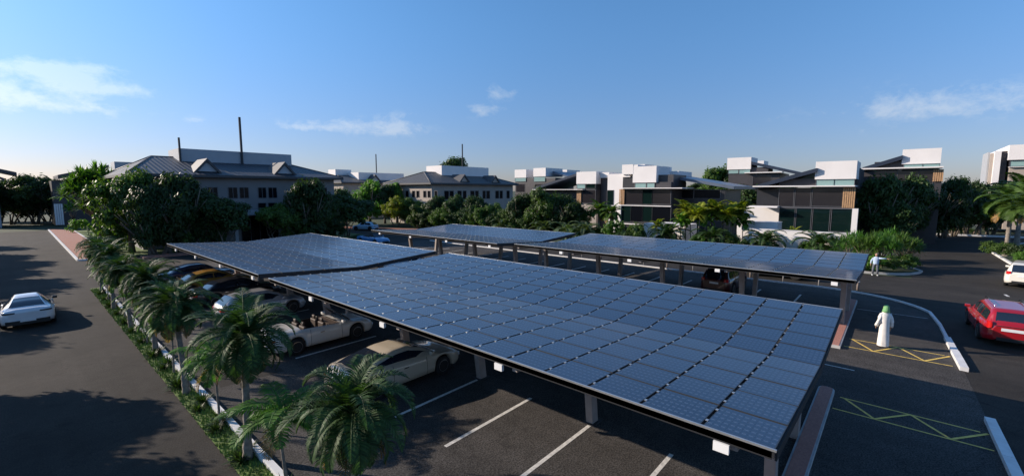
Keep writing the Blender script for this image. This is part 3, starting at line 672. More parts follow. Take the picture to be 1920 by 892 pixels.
X0, Z0 = onY(638, 320, 100); X1, _ = onY(668, 321, 100); bx('parapet', 'white_render', (X0, X1, 102.4, 106, 8.0, Z0+.4), B3)
X, Zt = onY(706, 289, 97); b = MB(); b.tube([(X, 97.3, 9), (X, 97.3, Zt)], .13, 8); b.build('mast', 'dark_steel', B3)
X, _ = onY(704, 335, 95); dormer(B3, X, 95.1, 8.8, 1.3, 1.4, 3, 'tile_dark'); local(B3)
# left rear house with long mono-pitch roof
B4 = thing('house', 'house with long dark sloping roof and louvred front beyond the brick path', 'house', (10, 120, 0))
Yp = 118.; xa, za = onY(104, 412, Yp); xb, _ = onY(170, 412, Yp)
bx('wall', 'dark_panel', (xa, xb+6, Yp, Yp+12, 0, 8.4), B4)
p0, p1 = onY(108, 328, Yp-2), onY(204, 309, Yp-2)
b = MB(); b.slab([(p0[0], Yp-2, p0[1]), (p1[0], Yp-2, p1[1]), (p1[0], Yp+12, p1[1]), (p0[0], Yp+12, p0[1])], (0, 0, -.75)); b.build('roof', 'dark_panel', B4)
p0, p1 = onY(122, 336, Yp-1), onY(152, 327, Yp-1); b = MB(); b.slab([(p0[0], Yp-1, p0[1]), (p1[0]+4, Yp-1, p1[1]), (p1[0]+4, Yp+4, p1[1]), (p0[0], Yp+4, p0[1])], (0, 0, -.5)); b.build('porch_roof', 'dark_panel', B4)
x2, z2 = onY(214, 303, 121); x3, _ = onY(262, 303, 121); bx('stair_tower', 'pale_parapet', (x2, x3, 121, 126, 6, z2), B4)
for k in range(4):
    x, _ = onY(105+4.2*k, 400, Yp-1); b = MB(); b.box(x-.14, x+.10, Yp-.7, Yp-.02, .2, 4.1); b.build('louvre', 'white_render', B4, fix=False)
local(B4)
B5 = thing('house', 'house roof jutting in at the far left edge of the frame', 'house', (-2, 118, 0))
p0, p1 = onY(-40, 308, Yp), onY(31, 323, Yp)
b = MB(); b.slab([(p0[0], Yp, p0[1]), (p1[0], Yp, p1[1]), (p1[0], Yp+10, p1[1]), (p0[0], Yp+10, p0[1])], (0, 0, -.6)); b.build('roof', 'dark_panel', B5)
bx('wall', 'pale_parapet', (p0[0], p1[0]-2.5, Yp+1, Yp+9.5, 0, 8.6), B5); b = MB(); q0, q1 = onY(-20, 325, Yp-2), onY(8, 334, Yp-2)
b.slab([(q0[0], Yp-2, q0[1]), (q1[0], Yp-2, q1[1]), (q1[0], Yp+.9, q1[1]), (q0[0], Yp+.9, q0[1])], (0, 0, -.4)); b.build('porch_roof', 'dark_panel', B5); local(B5)

def vbox(root, name, m, X, d, x0, x1, y0, y1, grow=0):
    """box whose -X face covers the measured outline on plane X, d metres deep"""
    Ya, Za = onX(x0, y0, X); Yb, Zb = onX(x1, y1, X)
    return bx(name, m, (X, X+d, Yb, Ya, Zb, Za), root)
def vwin(root, X, x0, x1, y0, y1, g, mull=0, fr='frame_grey'):
    xm = (y0+y1)/2; Ya, Za = onX(x0, y0, X); Yb, Zb = onX(x1, y1, X)
    return win(root, 'X', X, Yb, Ya, Zb, Za, g, fr, -1, mull, .05, .05)
def vslats(root, X, x0, x1, y0, y1, n):
    Ya, Za = onX(x0, y0, X); Yb, Zb = onX(x1, y1, X)
    for k in range(n):
        y = Yb+(Ya-Yb)*(k+.5)/n; bx('slat', 'wood_slat', (X-.12, X-.02, y-.07, y+.07, Zb, Za), root)
def vroof(root, X, d, pa, pb, th=.35, m='pv_roof'):
    (Ya, Za), (Yb, Zb) = onX(*pa, X), onX(*pb, X); b = MB()
    b.slab([(X, Ya, Za), (X, Yb, Zb), (X+d, Yb, Zb), (X+d, Ya, Za)], (0, 0, -th)); return b.build('roof', [m], root)
VG = 'white and dark glass villas'
V1 = thing('villa', 'dark glass villa with white roof box and timber slats behind the pointing man', 'villa', (62, 7, 0), 0, VG)
Yl, _ = onX(1461, 400, 62); Yr, _ = onX(1598, 400, 62)
bx('wall', 'dark_panel', (62.1, 73, Yr, Yl, 0, 6.85), V1); vbox(V1, 'roof_box', 'white_render', 61.8, 6, 1530, 1605, 303.5, 335.3)
vwin(V1, 62, 1531, 1563, 336.5, 349, 'teal_glass'); vwin(V1, 62, 1565, 1601, 336.5, 349, 'teal_glass')
bx('clerestory_core', 'black_panel', (62.05, 68, onX(1602, 345, 62)[0], onX(1530, 345, 62)[0], 6.9, 7.95), V1)
vbox(V1, 'gable_wall', 'dark_panel', 62.3, 4, 1461, 1529, 336, 350.2)
a_, z_ = onX(1411, 350, 61.2); c_, _ = onX(1603, 350, 61.2); bx('ledge', 'white_render', (61.2, 66, c_, a_, z_-.04, z_+.10), V1)
vroof(V1, 61.4, 12, (1412, 348.5), (1532, 315), .45)
for a, c in ((1462, 1489), (1490, 1521), (1522, 1579)): vwin(V1, 62.05, a, c, 353, 387, 'grey_glass')
vslats(V1, 62, 1581, 1602, 352, 390, 6)
for a, c in ((1462, 1490), (1491.5, 1521), (1522.5, 1556), (1557.5, 1595)): vwin(V1, 62.05, a, c, 391, 435, 'green_glass')
a_, z_ = onX(1461, 388.5, 61.8); c_, _ = onX(1604, 389, 61.8); bx('floor_band', 'frame_grey', (61.9, 62.1, c_, a_, z_-.06, z_+.06), V1)
y_, _ = onX(1601.5, 420, 61.8); bx('column', 'white_render', (61.7, 62.4, y_-.26, y_+.26, 0, onX(1601, 391, 61.8)[1]), V1)
a_, z_ = onX(1500, 436.5, 61.8); bx('base_sill', 'white_render', (61.7, 62.04, Yr, onX(1500, 436, 61.8)[0]+3, 1.25, 1.42), V1)
bx('terrace_slab', 'white_render', (60.6, 62.5, Yl, Yl+3.1, 4.52, 4.70), V1); bx('rear_wing', 'black_panel', (64, 73, Yl, Yl+3.0, 4.7, 6.8), V1)
for yy in (66, 69, 72): bx('fin', 'frame_grey', (yy, yy+.12, Yr-.25, Yr-.02, .5, 9.2), V1)
bx('side_tower', 'black_panel', (67.9, 73, Yr-.0, Yr+3.4, 6.86, 9.3), V1)
local(V1)
V2 = thing('villa', 'villa with white roof box standing behind the dark tree mass, right of the slatted villa', 'villa', (72, -1, 0), 0, VG)
X = 74; vbox(V2, 'roof_box', 'white_render', X-.2, 5, 1693, 1763.5, 280.5, 306)
vwin(V2, X, 1695, 1729, 307, 316, 'teal_glass'); vwin(V2, X, 1731, 1761, 307, 316, 'teal_glass')
Ya, Za = onX(1616, 318, X); Yb, Zb = onX(1768, 317, X); bx('wall', 'dark_panel', (X+.1, X+9, Yb, Ya, 0, Za-.2), V2)
bx('clerestory_core', 'black_panel', (X+.05, X+6, onX(1762, 312, X)[0], onX(1692, 312, X)[0], Za-.3, onX(1700, 305, X)[1]), V2)
bx('ledge', 'white_render', (X-.8, X+3, Yb, Ya, Za-.02, Za+.14), V2); vroof(V2, X-.6, 10, (1617, 314), (1693, 291), .5)
vbox(V2, 'gable_wall', 'dark_panel', X+.2, 4, 1640, 1692, 304, 317)
vslats(V2, X, 1750, 1768, 318, 340, 5)
for a, c in ((1640, 1680), (1684, 1720), (1724, 1748)): vwin(V2, X+.1, a, c, 321, 345, 'grey_glass')
local(V2)
V3 = thing('villa', 'villa with white roof box rising behind the round tree left of the slatted villa', 'villa', (90, 28, 0), 0, VG)
X = 92; vbox(V3, 'roof_box', 'white_render', X-.2, 5, 1364, 1407.5, 296.5, 317); vbox(V3, 'rear_box', 'white_render', X+9, 4, 1416, 1432, 302, 309)
vwin(V3, X, 1366, 1384, 318, 325, 'teal_glass'); vwin(V3, X, 1386, 1406, 318, 325, 'teal_glass')
Ya, Za = onX(1366, 326, X); Yb, Zb = onX(1462, 327, X); bx('wall', 'dark_panel', (X+.1, X+9, Yb, Ya, 0, Za), V3); bx('ledge', 'white_render', (X-.9, X+1, Yb-.5, Ya-3, Za, Za+.16), V3)
bx('clerestory_core', 'black_panel', (X+.05, X+5, onX(1407, 322, X)[0], onX(1365, 322, X)[0], Za-.1, onX(1400, 316.5, X)[1]), V3)
vroof(V3, X-.4, 10, (1510, 325), (1409, 303), .5); vbox(V3, 'gable_wall', 'dark_panel', X+.3, 4, 1408, 1440, 314, 325)
vwin(V3, X+.1, 1412, 1445, 330, 352, 'grey_glass'); local(V3)
V4 = thing('villa', 'large villa with stepped white roof box and green glass behind the yellow palms', 'villa', (62, 27, 0), 0, VG)
X = 62; Yl, _ = onX(1162, 400, X); Yr, _ = onX(1258, 400, X); Yrr, _ = onX(1358, 400, X+4)
bx('wall', 'dark_panel', (X+.1, X+12, Yr, Yl, 0, 6.8), V4); bx('rear_wing', 'black_panel', (X+4, X+12, Yrr, Yr-.02, 0, 6.7), V4)
vbox(V4, 'roof_box', 'white_render', X-.2, 5, 1187, 1230, 312.5, 342); vbox(V4, 'roof_box', 'white_render', X-.22, 4, 1166.5, 1186.9, 309, 326.5); vbox(V4, 'roof_box', 'white_render', X-.18, 4, 1187.1, 1196, 309, 312.3)
vbox(V4, 'rear_box', 'white_render', X+9, 4, 1196, 1209, 308.5, 320); vbox(V4, 'rear_box', 'white_render', X+7, 4, 1231, 1241, 312, 322); vbox(V4, 'rear_box', 'white_render', X+9, 6, 1246, 1272, 321.5, 334)
vbox(V4, 'chimney_block', 'white_render', X+.1, 4, 1169, 1181, 327, 332); vbox(V4, 'recess_wall', 'black_panel', X+.3, 4, 1168, 1188, 332, 352)
vwin(V4, X, 1191, 1211, 343.5, 351.5, 'teal_glass'); vwin(V4, X, 1213, 1227, 343.5, 351.5, 'teal_glass')
bx('clerestory_core', 'dark_panel', (X+.05, X+6, onX(1258, 347, X)[0], onX(1188, 347, X)[0], 6.8, 7.8), V4); vbox(V4, 'gable_wall', 'dark_panel', X+.6, 5, 1231, 1262, 328, 352)
a_, z_ = onX(1161, 353, X-.8); c_, _ = onX(1279, 353, X-.8); bx('ledge', 'white_render', (X-.8, X+3.9, c_, a_, z_-.06, z_+.06), V4)
vroof(V4, X+3, 11, (1376, 349), (1236, 326), .4, 'pv_light')
vslats(V4, X, 1161.5, 1171, 355, 383, 4)
for a, c, g in ((1172, 1204, 'grey_glass'), (1205.5, 1222, 'green_glass'), (1223.5, 1257, 'grey_glass')): vwin(V4, X+.05, a, c, 356, 383, g)
for a, c, g in ((1163, 1182, 'green_glass'), (1183.5, 1204, 'window_glass'), (1205.5, 1222, 'green_glass'), (1223.5, 1257, 'window_glass')): vwin(V4, X+.05, a, c, 386.5, 416, g)
for a, c in ((1262, 1300), (1302, 1350)): vwin(V4, X+4, a, c, 356, 372, 'window_glass'); vwin(V4, X+4, a, c, 382, 410, 'window_glass')
bx('floor_band', 'white_render', (X-.15, X+.05, Yr, Yl, 4.28, 4.40), V4); bx('base_sill', 'white_render', (X-.2, X+.05, Yr, Yl, 1.45, 1.6), V4); bx('column', 'white_render', (X-.2, X+.3, Yl-.25, Yl+.1, 0, 4.3), V4)
local(V4)
V5 = thing('villa', 'villa with white roof box and tall blank white stair wall left of the stepped villa', 'villa', (62, 38, 0), 0, VG)
Yl, _ = onX(1082, 400, X); Yr, _ = onX(1117, 400, X); bx('wall', 'dark_panel', (X+.1, X+8, Yr, Yl, 4.4, 6.7), V5); bx('lower_wall', 'cream_render', (X+.12, X+8, Yr, Yl-.6, 0, 4.38), V5)
vbox(V5, 'roof_box', 'white_render', X-.2, 5, 1081, 1117.5, 322.5, 344.5); vwin(V5, X, 1082, 1097, 345.5, 353, 'teal_glass'); vwin(V5, X, 1099, 1116, 345.5, 353, 'green_glass')
bx('clerestory_core', 'black_panel', (X+.05, X+5, Yr, Yl, 6.7, 7.65), V5)
a_, z_ = onX(998, 355.5, X-.8); c_, _ = onX(1092, 355.5, X-.8); bx('ledge', 'white_render', (X-.8, X+4, c_, a_, z_-.05, z_+.05), V5)
bx('left_wing', 'black_panel', (X+1, X+8, Yl+.05, onX(1005, 400, X)[0], 0, z_-.1), V5); vroof(V5, X+.5, 9, (1000, 352), (1081, 325), .4)
vslats(V5, X, 1082, 1090, 356, 382, 4); vwin(V5, X+.05, 1092, 1116, 356.5, 381, 'grey_glass')
ya, _ = onX(1118.5, 380, X); yb, _ = onX(1136, 380, X); yc, _ = onX(1166, 380, X); bx('stair_recess', 'dark_panel', (X+1.2, X+6, yb, ya, 0, 8.6), V5)
bx('recess_cap', 'white_render', (X+.8, X+6, yb, ya, 8.6, onX(1127, 323, X)[1]), V5); bx('stair_wall', 'white_render', (X+.4, X+6, yc, yb, 0, onX(1150, 326, X)[1]), V5); vwin(V5, X+.4, 1139, 1150, 357, 384, 'green_glass')
local(V5)
V6 = thing('villa', 'farther villa with paired white roof boxes beside the grey-roofed office', 'villa', (80, 60, 0), 0, VG)
X = 84; vbox(V6, 'roof_box', 'white_render', X, 4, 965, 986.5, 318.5, 333); vbox(V6, 'roof_box', 'white_render', X, 7, 1000, 1023, 315.5, 330.5); vbox(V6, 'rear_box', 'white_render', X+9, 6, 1042, 1063, 319, 326)
vwin(V6, X+.1, 966, 986, 334, 340, 'teal_glass'); vwin(V6, X+.1, 1001, 1022, 332, 340, 'teal_glass')
Ya, _ = onX(965, 345, X); Yb, _ = onX(1040, 345, X); bx('wall', 'dark_panel', (X+.2, X+8, Yb, Ya, 0, onX(1000, 334, X)[1]), V6); vroof(V6, X+2, 9, (1085, 337), (1036, 321), .4, 'pv_light')
vwin(V6, X+.2, 968, 984, 345, 360, 'grey_glass'); vwin(V6, X+.2, 1003, 1020, 345, 360, 'grey_glass'); local(V6)
V7 = thing('apartment_block', 'tall white block with beige strips at the right edge of the frame', 'building', (100, -14, 0))
X = 100
for nm, m, dx, a, c, y0, y1 in (('wing_wall', 'pale_parapet', 2, 1857, 1860.5, 284, 430), ('beige_strip', 'cream_render', 1, 1860.5, 1866.5, 287, 430), ('stair_wall', 'white_render', .2, 1866.5, 1879, 283.5, 430), ('recess_wall', 'dark_panel', 1.2, 1879, 1893, 283, 430), ('roof_box', 'white_render', 1.0, 1884, 1893, 276, 282.8), ('top_storey', 'white_render', 0, 1893.6, 1960, 272, 300), ('window_core', 'black_panel', .4, 1893.6, 1960, 300.2, 313), ('lower_wall', 'cream_render', .1, 1893.6, 1960, 313.2, 430)):
    Ya, Za = onX(a, y0, X); Yb, _ = onX(c, y0, X); _, Zb = onX(a, y1, X); bx(nm, m, (X+dx, X+8, Yb, Ya, max(Zb, 0), Za), V7)
vwin(V7, X+.35, 1895, 1925, 302, 311, 'teal_glass'); bx('roof_slab', 'white_render', (X-.3, X+.1, onX(1950, 300, X)[0], onX(1892, 300, X)[0], onX(1893, 314, X)[1], onX(1893, 313, X)[1]), V7)
local(V7)
# garden walls
def wall(label, x0, x1, y0, y1, h, m='white_render', name='garden_wall'):
    t = thing(name, label, 'wall', ((x0+x1)/2, (y0+y1)/2, 0)); w = MB(); w.box(x0-t.location.x, x1-t.location.x, y0-t.location.y, y1-t.location.y, 0, h); w.build('wall', m, t, fix=False)
    w = MB(); w.box(x0-t.location.x-.04, x1-t.location.x+.04, y0-t.location.y-.04, y1-t.location.y+.04, h, h+.06); w.build('coping', m, t, fix=False); return t
wall('white garden wall in front of the stepped villa, left of the yellow palms', 54.0, 58.5, 19.4, 24.6, 2.28)
wall('long white garden wall below the slatted villa', 54.0, 54.4, 3.2, 12.2, 2.35); wall('low white terrace wall between the two glass villas', 58.0, 60.4, 10.2, 14.0, 2.85)
wall('white boundary wall seen behind the bare tree trunks', 66, 66.4, 11.4, 16.5, 4.4)
wall('dark low boundary wall with pale coping beyond the far road', 99, 99.4, -9, 3, 1.6, 'black_panel')

# ------------------------------------------------------------------ vegetation
def crown_mesh(name, seed, mat, nclump=85, nleaf=75, leaf=.24, flat=.8, lobes=7, clr=.20):
    """unit crown: radius about 1, centre at 0; leaf size is in unit space"""
    r = random.Random(seed); b = MB(); L = [(Vector((0, 0, .05)), .62)]
    for i in range(lobes):
        a = 2*pi*i/lobes+r.uniform(-.3, .3); d = r.uniform(.42, .66); L.append((Vector((d*cos(a), d*sin(a), r.uniform(-.3, .45)*flat)), r.uniform(.26, .44)))
    for i in range(4): L.append((Vector((r.uniform(-.4, .4), r.uniform(-.4, .4), r.uniform(.35, .7)*flat)), r.uniform(.22, .34)))
    vs = []; fs = []
    for i in range(nclump):
        c, R_ = L[i % len(L)] if i >= len(L) else L[i]
        v = Vector((r.gauss(0, 1), r.gauss(0, 1), r.gauss(0, 1))).normalized(); cc = c+Vector((v.x, v.y, v.z*flat))*R_*r.uniform(.55, 1.0)
        cr = clr*r.uniform(.6, 1.25)
        for k in range(nleaf):
            u = Vector((r.gauss(0, 1), r.gauss(0, 1), r.gauss(0, .7)))
            if u.length > 2.2: u *= 2.2/u.length
            p = cc+u*cr*.5; n_ = (u+Vector((0, 0, .8))+Vector((r.gauss(0, .6), r.gauss(0, .6), r.gauss(0, .6)))).normalized()
            a = n_.orthogonal().normalized(); a = (a*cos(k)+n_.cross(a)*sin(k)); q = n_.cross(a); s = leaf*.5*r.uniform(.6, 1.3)
            o = len(vs); vs += [p-a*s, p+q*s*.5, p+a*s, p-q*s*.5]; fs.append((o, o+1, o+2, o+3))
    b.v = [tuple(v) for v in vs]; b.f = fs; b.m = [0]*len(fs); return b.mesh(name, mat)
def trunk_mesh(seed, h=1., r0=.035, n=6, spread=.5, split=.35, stems=1):
    r = random.Random(seed); b = MB()
    for st in range(stems):
        ox, oy = (r.uniform(-.08, .08), r.uniform(-.08, .08)) if stems > 1 else (0, 0); top = Vector((ox*3, oy*3, h*split))
        b.tube([(ox, oy, 0), (ox*1.8, oy*1.8, h*split*.5), top], [r0*1.4/sqrt(stems), r0/sqrt(stems), r0*.85/sqrt(stems)], 7)
        for i in range(max(2, n//stems)):
            a = 2*pi*(i+.3*st)/max(2, n//stems)+r.uniform(-.3, .3); e = Vector((spread*cos(a)*r.uniform(.6, 1), spread*sin(a)*r.uniform(.6, 1), h*r.uniform(.72, .98)))
            mid = (top+e)/2+Vector((cos(a)*.05, sin(a)*.05, -.04)); b.tube([top*.97, mid, e], [r0*.6/sqrt(stems), r0*.38/sqrt(stems), r0*.12/sqrt(stems)], 5)
            for k in range(2):
                a2 = a+r.uniform(-.9, .9); e2 = mid+Vector((cos(a2)*.2, sin(a2)*.2, .22)); b.tube([mid, e2], [r0*.28, r0*.07], 4)
    return b.mesh('trunk', 'bark', True)
CR = {k: crown_mesh('crown', i+3, m, nc, nl, lf, fl) for i, (k, m, nc, nl, lf, fl) in enumerate((
    ('dark', 'leaf_dark', 170, 110, .10, .85), ('dark2', 'leaf_dark', 160, 115, .095, .75), ('mid', 'leaf_mid', 160, 105, .10, .85), ('mid2', 'leaf_mid', 150, 100, .105, .7), ('bright', 'leaf_bright', 140, 95, .105, .85), ('yellow', 'leaf_yellow', 120, 80, .11, .85)))}
TR = [trunk_mesh(1), trunk_mesh(2, split=.25, n=7), trunk_mesh(3, stems=4, n=8, split=.3), trunk_mesh(4, stems=3, n=6, split=.28, r0=.03)]
def tree(label, x, y, h, rad, kind='dark', tr=0, group=None, crown_h=None, cat='tree', name='broadleaf_tree', trs=1.):
    t = thing(name, label, cat, (x, y, 0), rnd.uniform(0, 6.28), group); ch = crown_h or h*.72
    k = link('trunk', TR[tr], t); k.scale = (h*.8*trs, h*.8*trs, h*.84)
    c = link('crown', CR[kind], t, (0, 0, h-ch*.56)); c.scale = (rad, rad, ch/1.5); return t
def tpx(label, px, yb, yt, wpx, kind='dark', tr=0, group=None, cf=.75, name='broadleaf_tree', **k):
    x, y = at(px, yb); d = hypot(x, y); rr = ray(px, yt); t = d/hypot(rr.x, rr.y); h = H+rr.z*t
    dep = x*fw.x+y*fw.y; rad = wpx/F*dep*1.12
    return tree(label, x, y, max(h, 1.2), rad, kind, tr, group, h*min(.95, cf*1.26), name=name, **k)
GB = 'shade trees around the dark tiled office'
tpx('open-crowned green tree at the left front corner of the dark tiled office', 248, 474, 322, 52, 'mid', 0, GB, .74)
tpx('dark tree before the office front, left of the left porch column', 345, 474, 322, 52, 'dark', 1, GB, .72)
tpx('wide dark tree whose crown hides the office porch', 425, 468, 362, 54, 'dark2', 2, GB, .62)
tpx('dark tree near the right end of the tiled office', 580, 453, 333, 42, 'dark', 1, GB, .75)
tpx('low wide tree with fine trunks at the right corner of the tiled office', 652, 444, 362, 52, 'dark2', 2, GB, .62)
tpx('dark tree close behind the left front corner tree of the office', 300, 478, 345, 45, 'dark', 3, GB, .7)
tpx('green low-branched tree under the right dormer of the office', 520, 457, 378, 36, 'mid2', 3, GB, .6)
GL = 'dark trees at the end of the left road'
for i, (px, yb, yt, w, k, l) in enumerate(((20, 421, 338, 40, 'dark2', 'dark tree at the left edge closing the left road'), (66, 420, 326, 45, 'dark', 'tallest dark tree among those closing the left road'), (112, 419, 333, 34, 'dark2', 'dark tree beside the top of the brick path'), (-30, 423, 345, 40, 'dark', 'dark tree cut by the left edge of the frame'), (150, 420, 336, 24, 'dark', 'dark tree just left of the dragon tree'))):
    tpx(l, px, yb, yt, w, k, 2 if i % 2 else 3, GL, .66)
GM = 'trees between the two offices'
tpx('bright green round tree behind the gap between the two offices', 694, 421, 334, 34, 'bright', 0, GM, .75)
tpx('bright green tree at the left end wall of the grey-roofed office', 745, 419, 340, 20, 'bright', 0, GM, .75)
tpx('dark tree between the two bright green trees', 722, 420, 345, 28, 'dark', 1, GM, .7); tpx('dark tree behind the right corner of the tiled office', 650, 424, 352, 30, 'dark', 0, GM, .75)
tpx('yellow-green slender tree before the grey-roofed office', 742, 427, 366, 24, 'yellow', 3, GM, .6)
GR = 'row of dark trees before the grey-roofed office'
for px, yb, yt, w, k, tr, l in ((775, 426, 368, 26, 'mid2', 3, 'forked tree standing against the lit end wall of the grey-roofed office'), (815, 430, 366, 26, 'dark', 2, 'dark tree at the near corner of the grey-roofed office'), (850, 432, 362, 28, 'dark2', 3, 'dark tree under the left dormer of the grey-roofed office'), (890, 434, 366, 27, 'dark', 2, 'dark tree under the mast of the grey-roofed office'), (925, 434, 378, 24, 'mid2', 3, 'lower tree under the right dormer of the grey-roofed office'), (975, 440, 362, 30, 'dark', 2, 'dark tree at the right end of the grey-roofed office'), (1020, 444, 355, 36, 'mid', 3, 'broad rounded tree below the paired roof boxes'), (1062, 446, 362, 34, 'dark2', 2, 'broad dark tree left of the villa with the blank stair wall'), (945, 438, 395, 22, 'mid', 3, 'small bushy tree in front of the grey-roofed office')):
    tpx(l, px, yb, yt, w, k, tr, GR, .72)
tpx('large dark tree rising behind the roof of the grey-roofed office', 845, 398, 293, 37, 'dark', 0, None, .6)
GV = 'trees among the villas'
tpx('tall round tree between the stepped villa and the slatted villa', 1345, 408, 313, 38, 'mid', 0, GV, .65)
tpx('spreading dark tree with thin fanned trunks before the white boundary wall', 1420, 422, 335, 58, 'dark2', 2, GV, .55)
tpx('dark tree behind the thin-trunked spreading tree', 1385, 410, 325, 34, 'dark', 1, GV, .6)
GT = 'tree mass right of the slatted villa'
for px, yb, yt, w, k, tr, l in ((1640, 462, 326, 44, 'dark', 1, 'dark tree touching the right side of the slatted villa'), (1690, 460, 324, 46, 'dark2', 0, 'tallest dark tree under the villa roof box on the right'), (1738, 455, 328, 42, 'dark', 2, 'dark tree with low branches over the hedge'), (1668, 466, 380, 40, 'dark', 3, 'low dark tree filling the gap behind the spiky shrubs'), (1716, 455, 352, 34, 'dark2', 0, 'pale-trunked tree beside the far road kerb'), (1793, 441, 345, 42, 'mid2', 3, 'broad tree with forked pale trunk beside the far road'), (1835, 442, 345, 42, 'dark', 1, 'dark tree beyond the far road beside the fan palms'), (1770, 446, 330, 34, 'dark', 0, 'dark tree behind the forked pale trunk'), (1838, 420, 322, 24, 'dark', 0, 'small dark treetop in front of the white block'), (1872, 430, 340, 40, 'dark2', 0, 'dark tree in front of the white apartment block')):
    tpx(l, px, yb, yt, w, k, tr, GT, .74)
for i, px in enumerate(range(786, 1100, 20)):
    tpx('low dark bushy tree filling the foot of the tree row by the grey-roofed office', px, 431+(px-786)*.05, 385+(i*7 % 13), 22, ('mid', 'dark', 'mid2')[i % 3], 3, 'low bushy trees at the foot of the middle row', .85)
for i, px in enumerate([300, 336, 372, 408, 556, 592, 628]):
    tpx('low dark bushy tree along the front of the dark tiled office', px, 479-(px-269)*.0836, 392+(i*5 % 17), 25, ('dark2', 'mid', 'dark')[i % 3], 3, 'low bushy trees along the tiled office front', .85)
for px, yb, yt, w in ((613, 449, 366, 26), (318, 476, 352, 30), (282, 480, 380, 28)):
    tpx('dark leafy tree in the mass before the tiled office', px, yb, yt, w, 'dark', 0, 'dark tree mass before the tiled office', .7)
for px, yb, yt, w in ((1650, 456, 350, 40), (1700, 452, 345, 40), (1745, 448, 345, 40), (1765, 446, 352, 34), (1815, 441, 338, 40), (1855, 441, 340, 36), (1785, 443, 336, 36)):
    tpx('dark leafy tree in the mass right of the slatted villa', px, yb, yt, w, 'dark2', 2, 'dark tree mass right of the slatted villa', .7)
for px, yb, yt, w in ((40, 416, 345, 40), (90, 415, 340, 40), (130, 414, 345, 34), (165, 414, 350, 26), (230, 430, 352, 30), (0, 416, 345, 40)):
    tpx('dark leafy tree in the mass beyond the left road', px, yb, yt, w, 'dark', 3, 'dark tree mass beyond the left road', .8)
# far tree line
for i in range(26):
    a = AZ+R(52)-R(104)*i/25; d = rnd.uniform(190, 260); h = rnd.uniform(8, 11)
    tree('far dark tree on the horizon behind the houses', d*cos(a), d*sin(a), h, rnd.uniform(6, 9), rnd.choice(['dark', 'dark2']), 1, 'far trees on the horizon')
# trees left of the left road (outside the frame, their shade falls on the road)
for x, y, h, w in ((-4.4, 25.0, 5.2, 2.5), (-4.9, 20.5, 5.4, 2.7), (-7.5, 30.5, 5.6, 2.2), (-10.5, 58, 8.5, 4.2), (-11.5, 68, 9, 4.8), (-12, 50, 8, 3.6), (-10.5, 79, 8.5, 4.4), (-12, 92, 9, 5), (-9.3, 42, 7.2, 3.2), (-9.5, 50, 7.6, 3.6), (-8.8, 60, 8, 3.8), (-8.6, 71, 8, 4)):
    tree('dark street tree on the left side of the left road', x, y, h, w, 'dark', 1, 'street trees left of the road')

def frond(b, base, az, L, el0, droop, nl=34, ll=.42, wid=.032, mi=0, r=None, sag=.5, vee=.5):
    """one feather frond: curved rachis with two rows of folded leaflets"""
    pts = []; p = Vector(base); el = el0; n = 14; dl = L/n
    for i in range(n+1):
        pts.append((p.copy(), el)); p = p+Vector((cos(az)*cos(el), sin(az)*cos(el), sin(el)))*dl; el -= droop/n*(.6+1.2*i/n)
    b.tube([q[0] for q in pts[::2]], [.02*(1-.8*i/(len(pts[::2])-1))+.004 for i in range(len(pts[::2]))], 4, 1, False)
    side = Vector((-sin(az), cos(az), 0))
    for k in range(nl):
        u = .12+.88*(k+.5)/nl; f = u*n; i = min(int(f), n-1); t = f-i; q = pts[i][0].lerp(pts[i+1][0], t); e = pts[i][1]
        d = Vector((cos(az)*cos(e), sin(az)*cos(e), sin(e))); upv = side.cross(d)*-1; 
        if upv.z < 0: upv = -upv
        s_ = ll*(sin(pi*min(1, u*.85+.16))**.7)*(.9+.2*r.random())
        for s in (-1, 1):
            dr = (d*(.35+.5*u)+side*s*1.0+upv*vee*(1-u*.5)+Vector((0, 0, r.uniform(-.12, .12)))).normalized()
            m = q+dr*s_*.55; tip = m+(dr+Vector((0, 0, -sag))).normalized()*s_*.5; w = d*wid*.5
            o = len(b.v); b.v += [tuple(q-w*.5), tuple(q+w*.5), tuple(m+w), tuple(m-w), tuple(tip)]
            b.f += [(o, o+1, o+2, o+3), (o+3, o+2, o+4)]; b.m += [mi, mi]
def palm_parts(seed, h=3., nf=30, L=1.55, mat='palm_green', r0=.085, nl=34, ll=.40, trunk=True, el=(1.35, -.35), droop=(1.0, 1.9), dry=4, wid=.034, lean=.0, sag=.5, vee=.5):
    r = random.Random(seed); c = MB()
    for i in range(nf):
        u = i/(nf-1); a = i*2.39996+r.uniform(-.2, .2)
        frond(c, (0.03*cos(a), .03*sin(a), h-.06*u), a, L*r.uniform(.85, 1.08)*(.75+.25*sin(pi*min(1, u+.25))), el[0]+(el[1]-el[0])*u+r.uniform(-.1, .1), r.uniform(*droop), nl, ll, wid, 0, r, sag, vee)
    out = [('crown', c.mesh('crown', [mat, mat]))]
    if dry:
        d = MB()
        for i in range(dry): frond(d, (0, 0, h-.12), r.uniform(0, 6.28), L*.75, -.6, .9, 22, ll*.8, wid, 0, r)
        out.append(('dry_fronds', d.mesh('dry_fronds', ['dry_frond', 'dry_frond'])))
    if trunk:
        t = MB(); n = max(10, int(h/.11)); pts = [(lean*sin(i/n*1.5), 0, h*i/n) for i in range(n+1)]
        t.tube(pts, [r0*(1.35-.45*min(1, i/n*3) if i/n < .33 else .9)*(1.08 if i % 2 else .93)*(1.25 if i > n-3 else 1) for i in range(n+1)], 9); out.append(('trunk', t.mesh('trunk', 'palm_bark', True)))
    return out
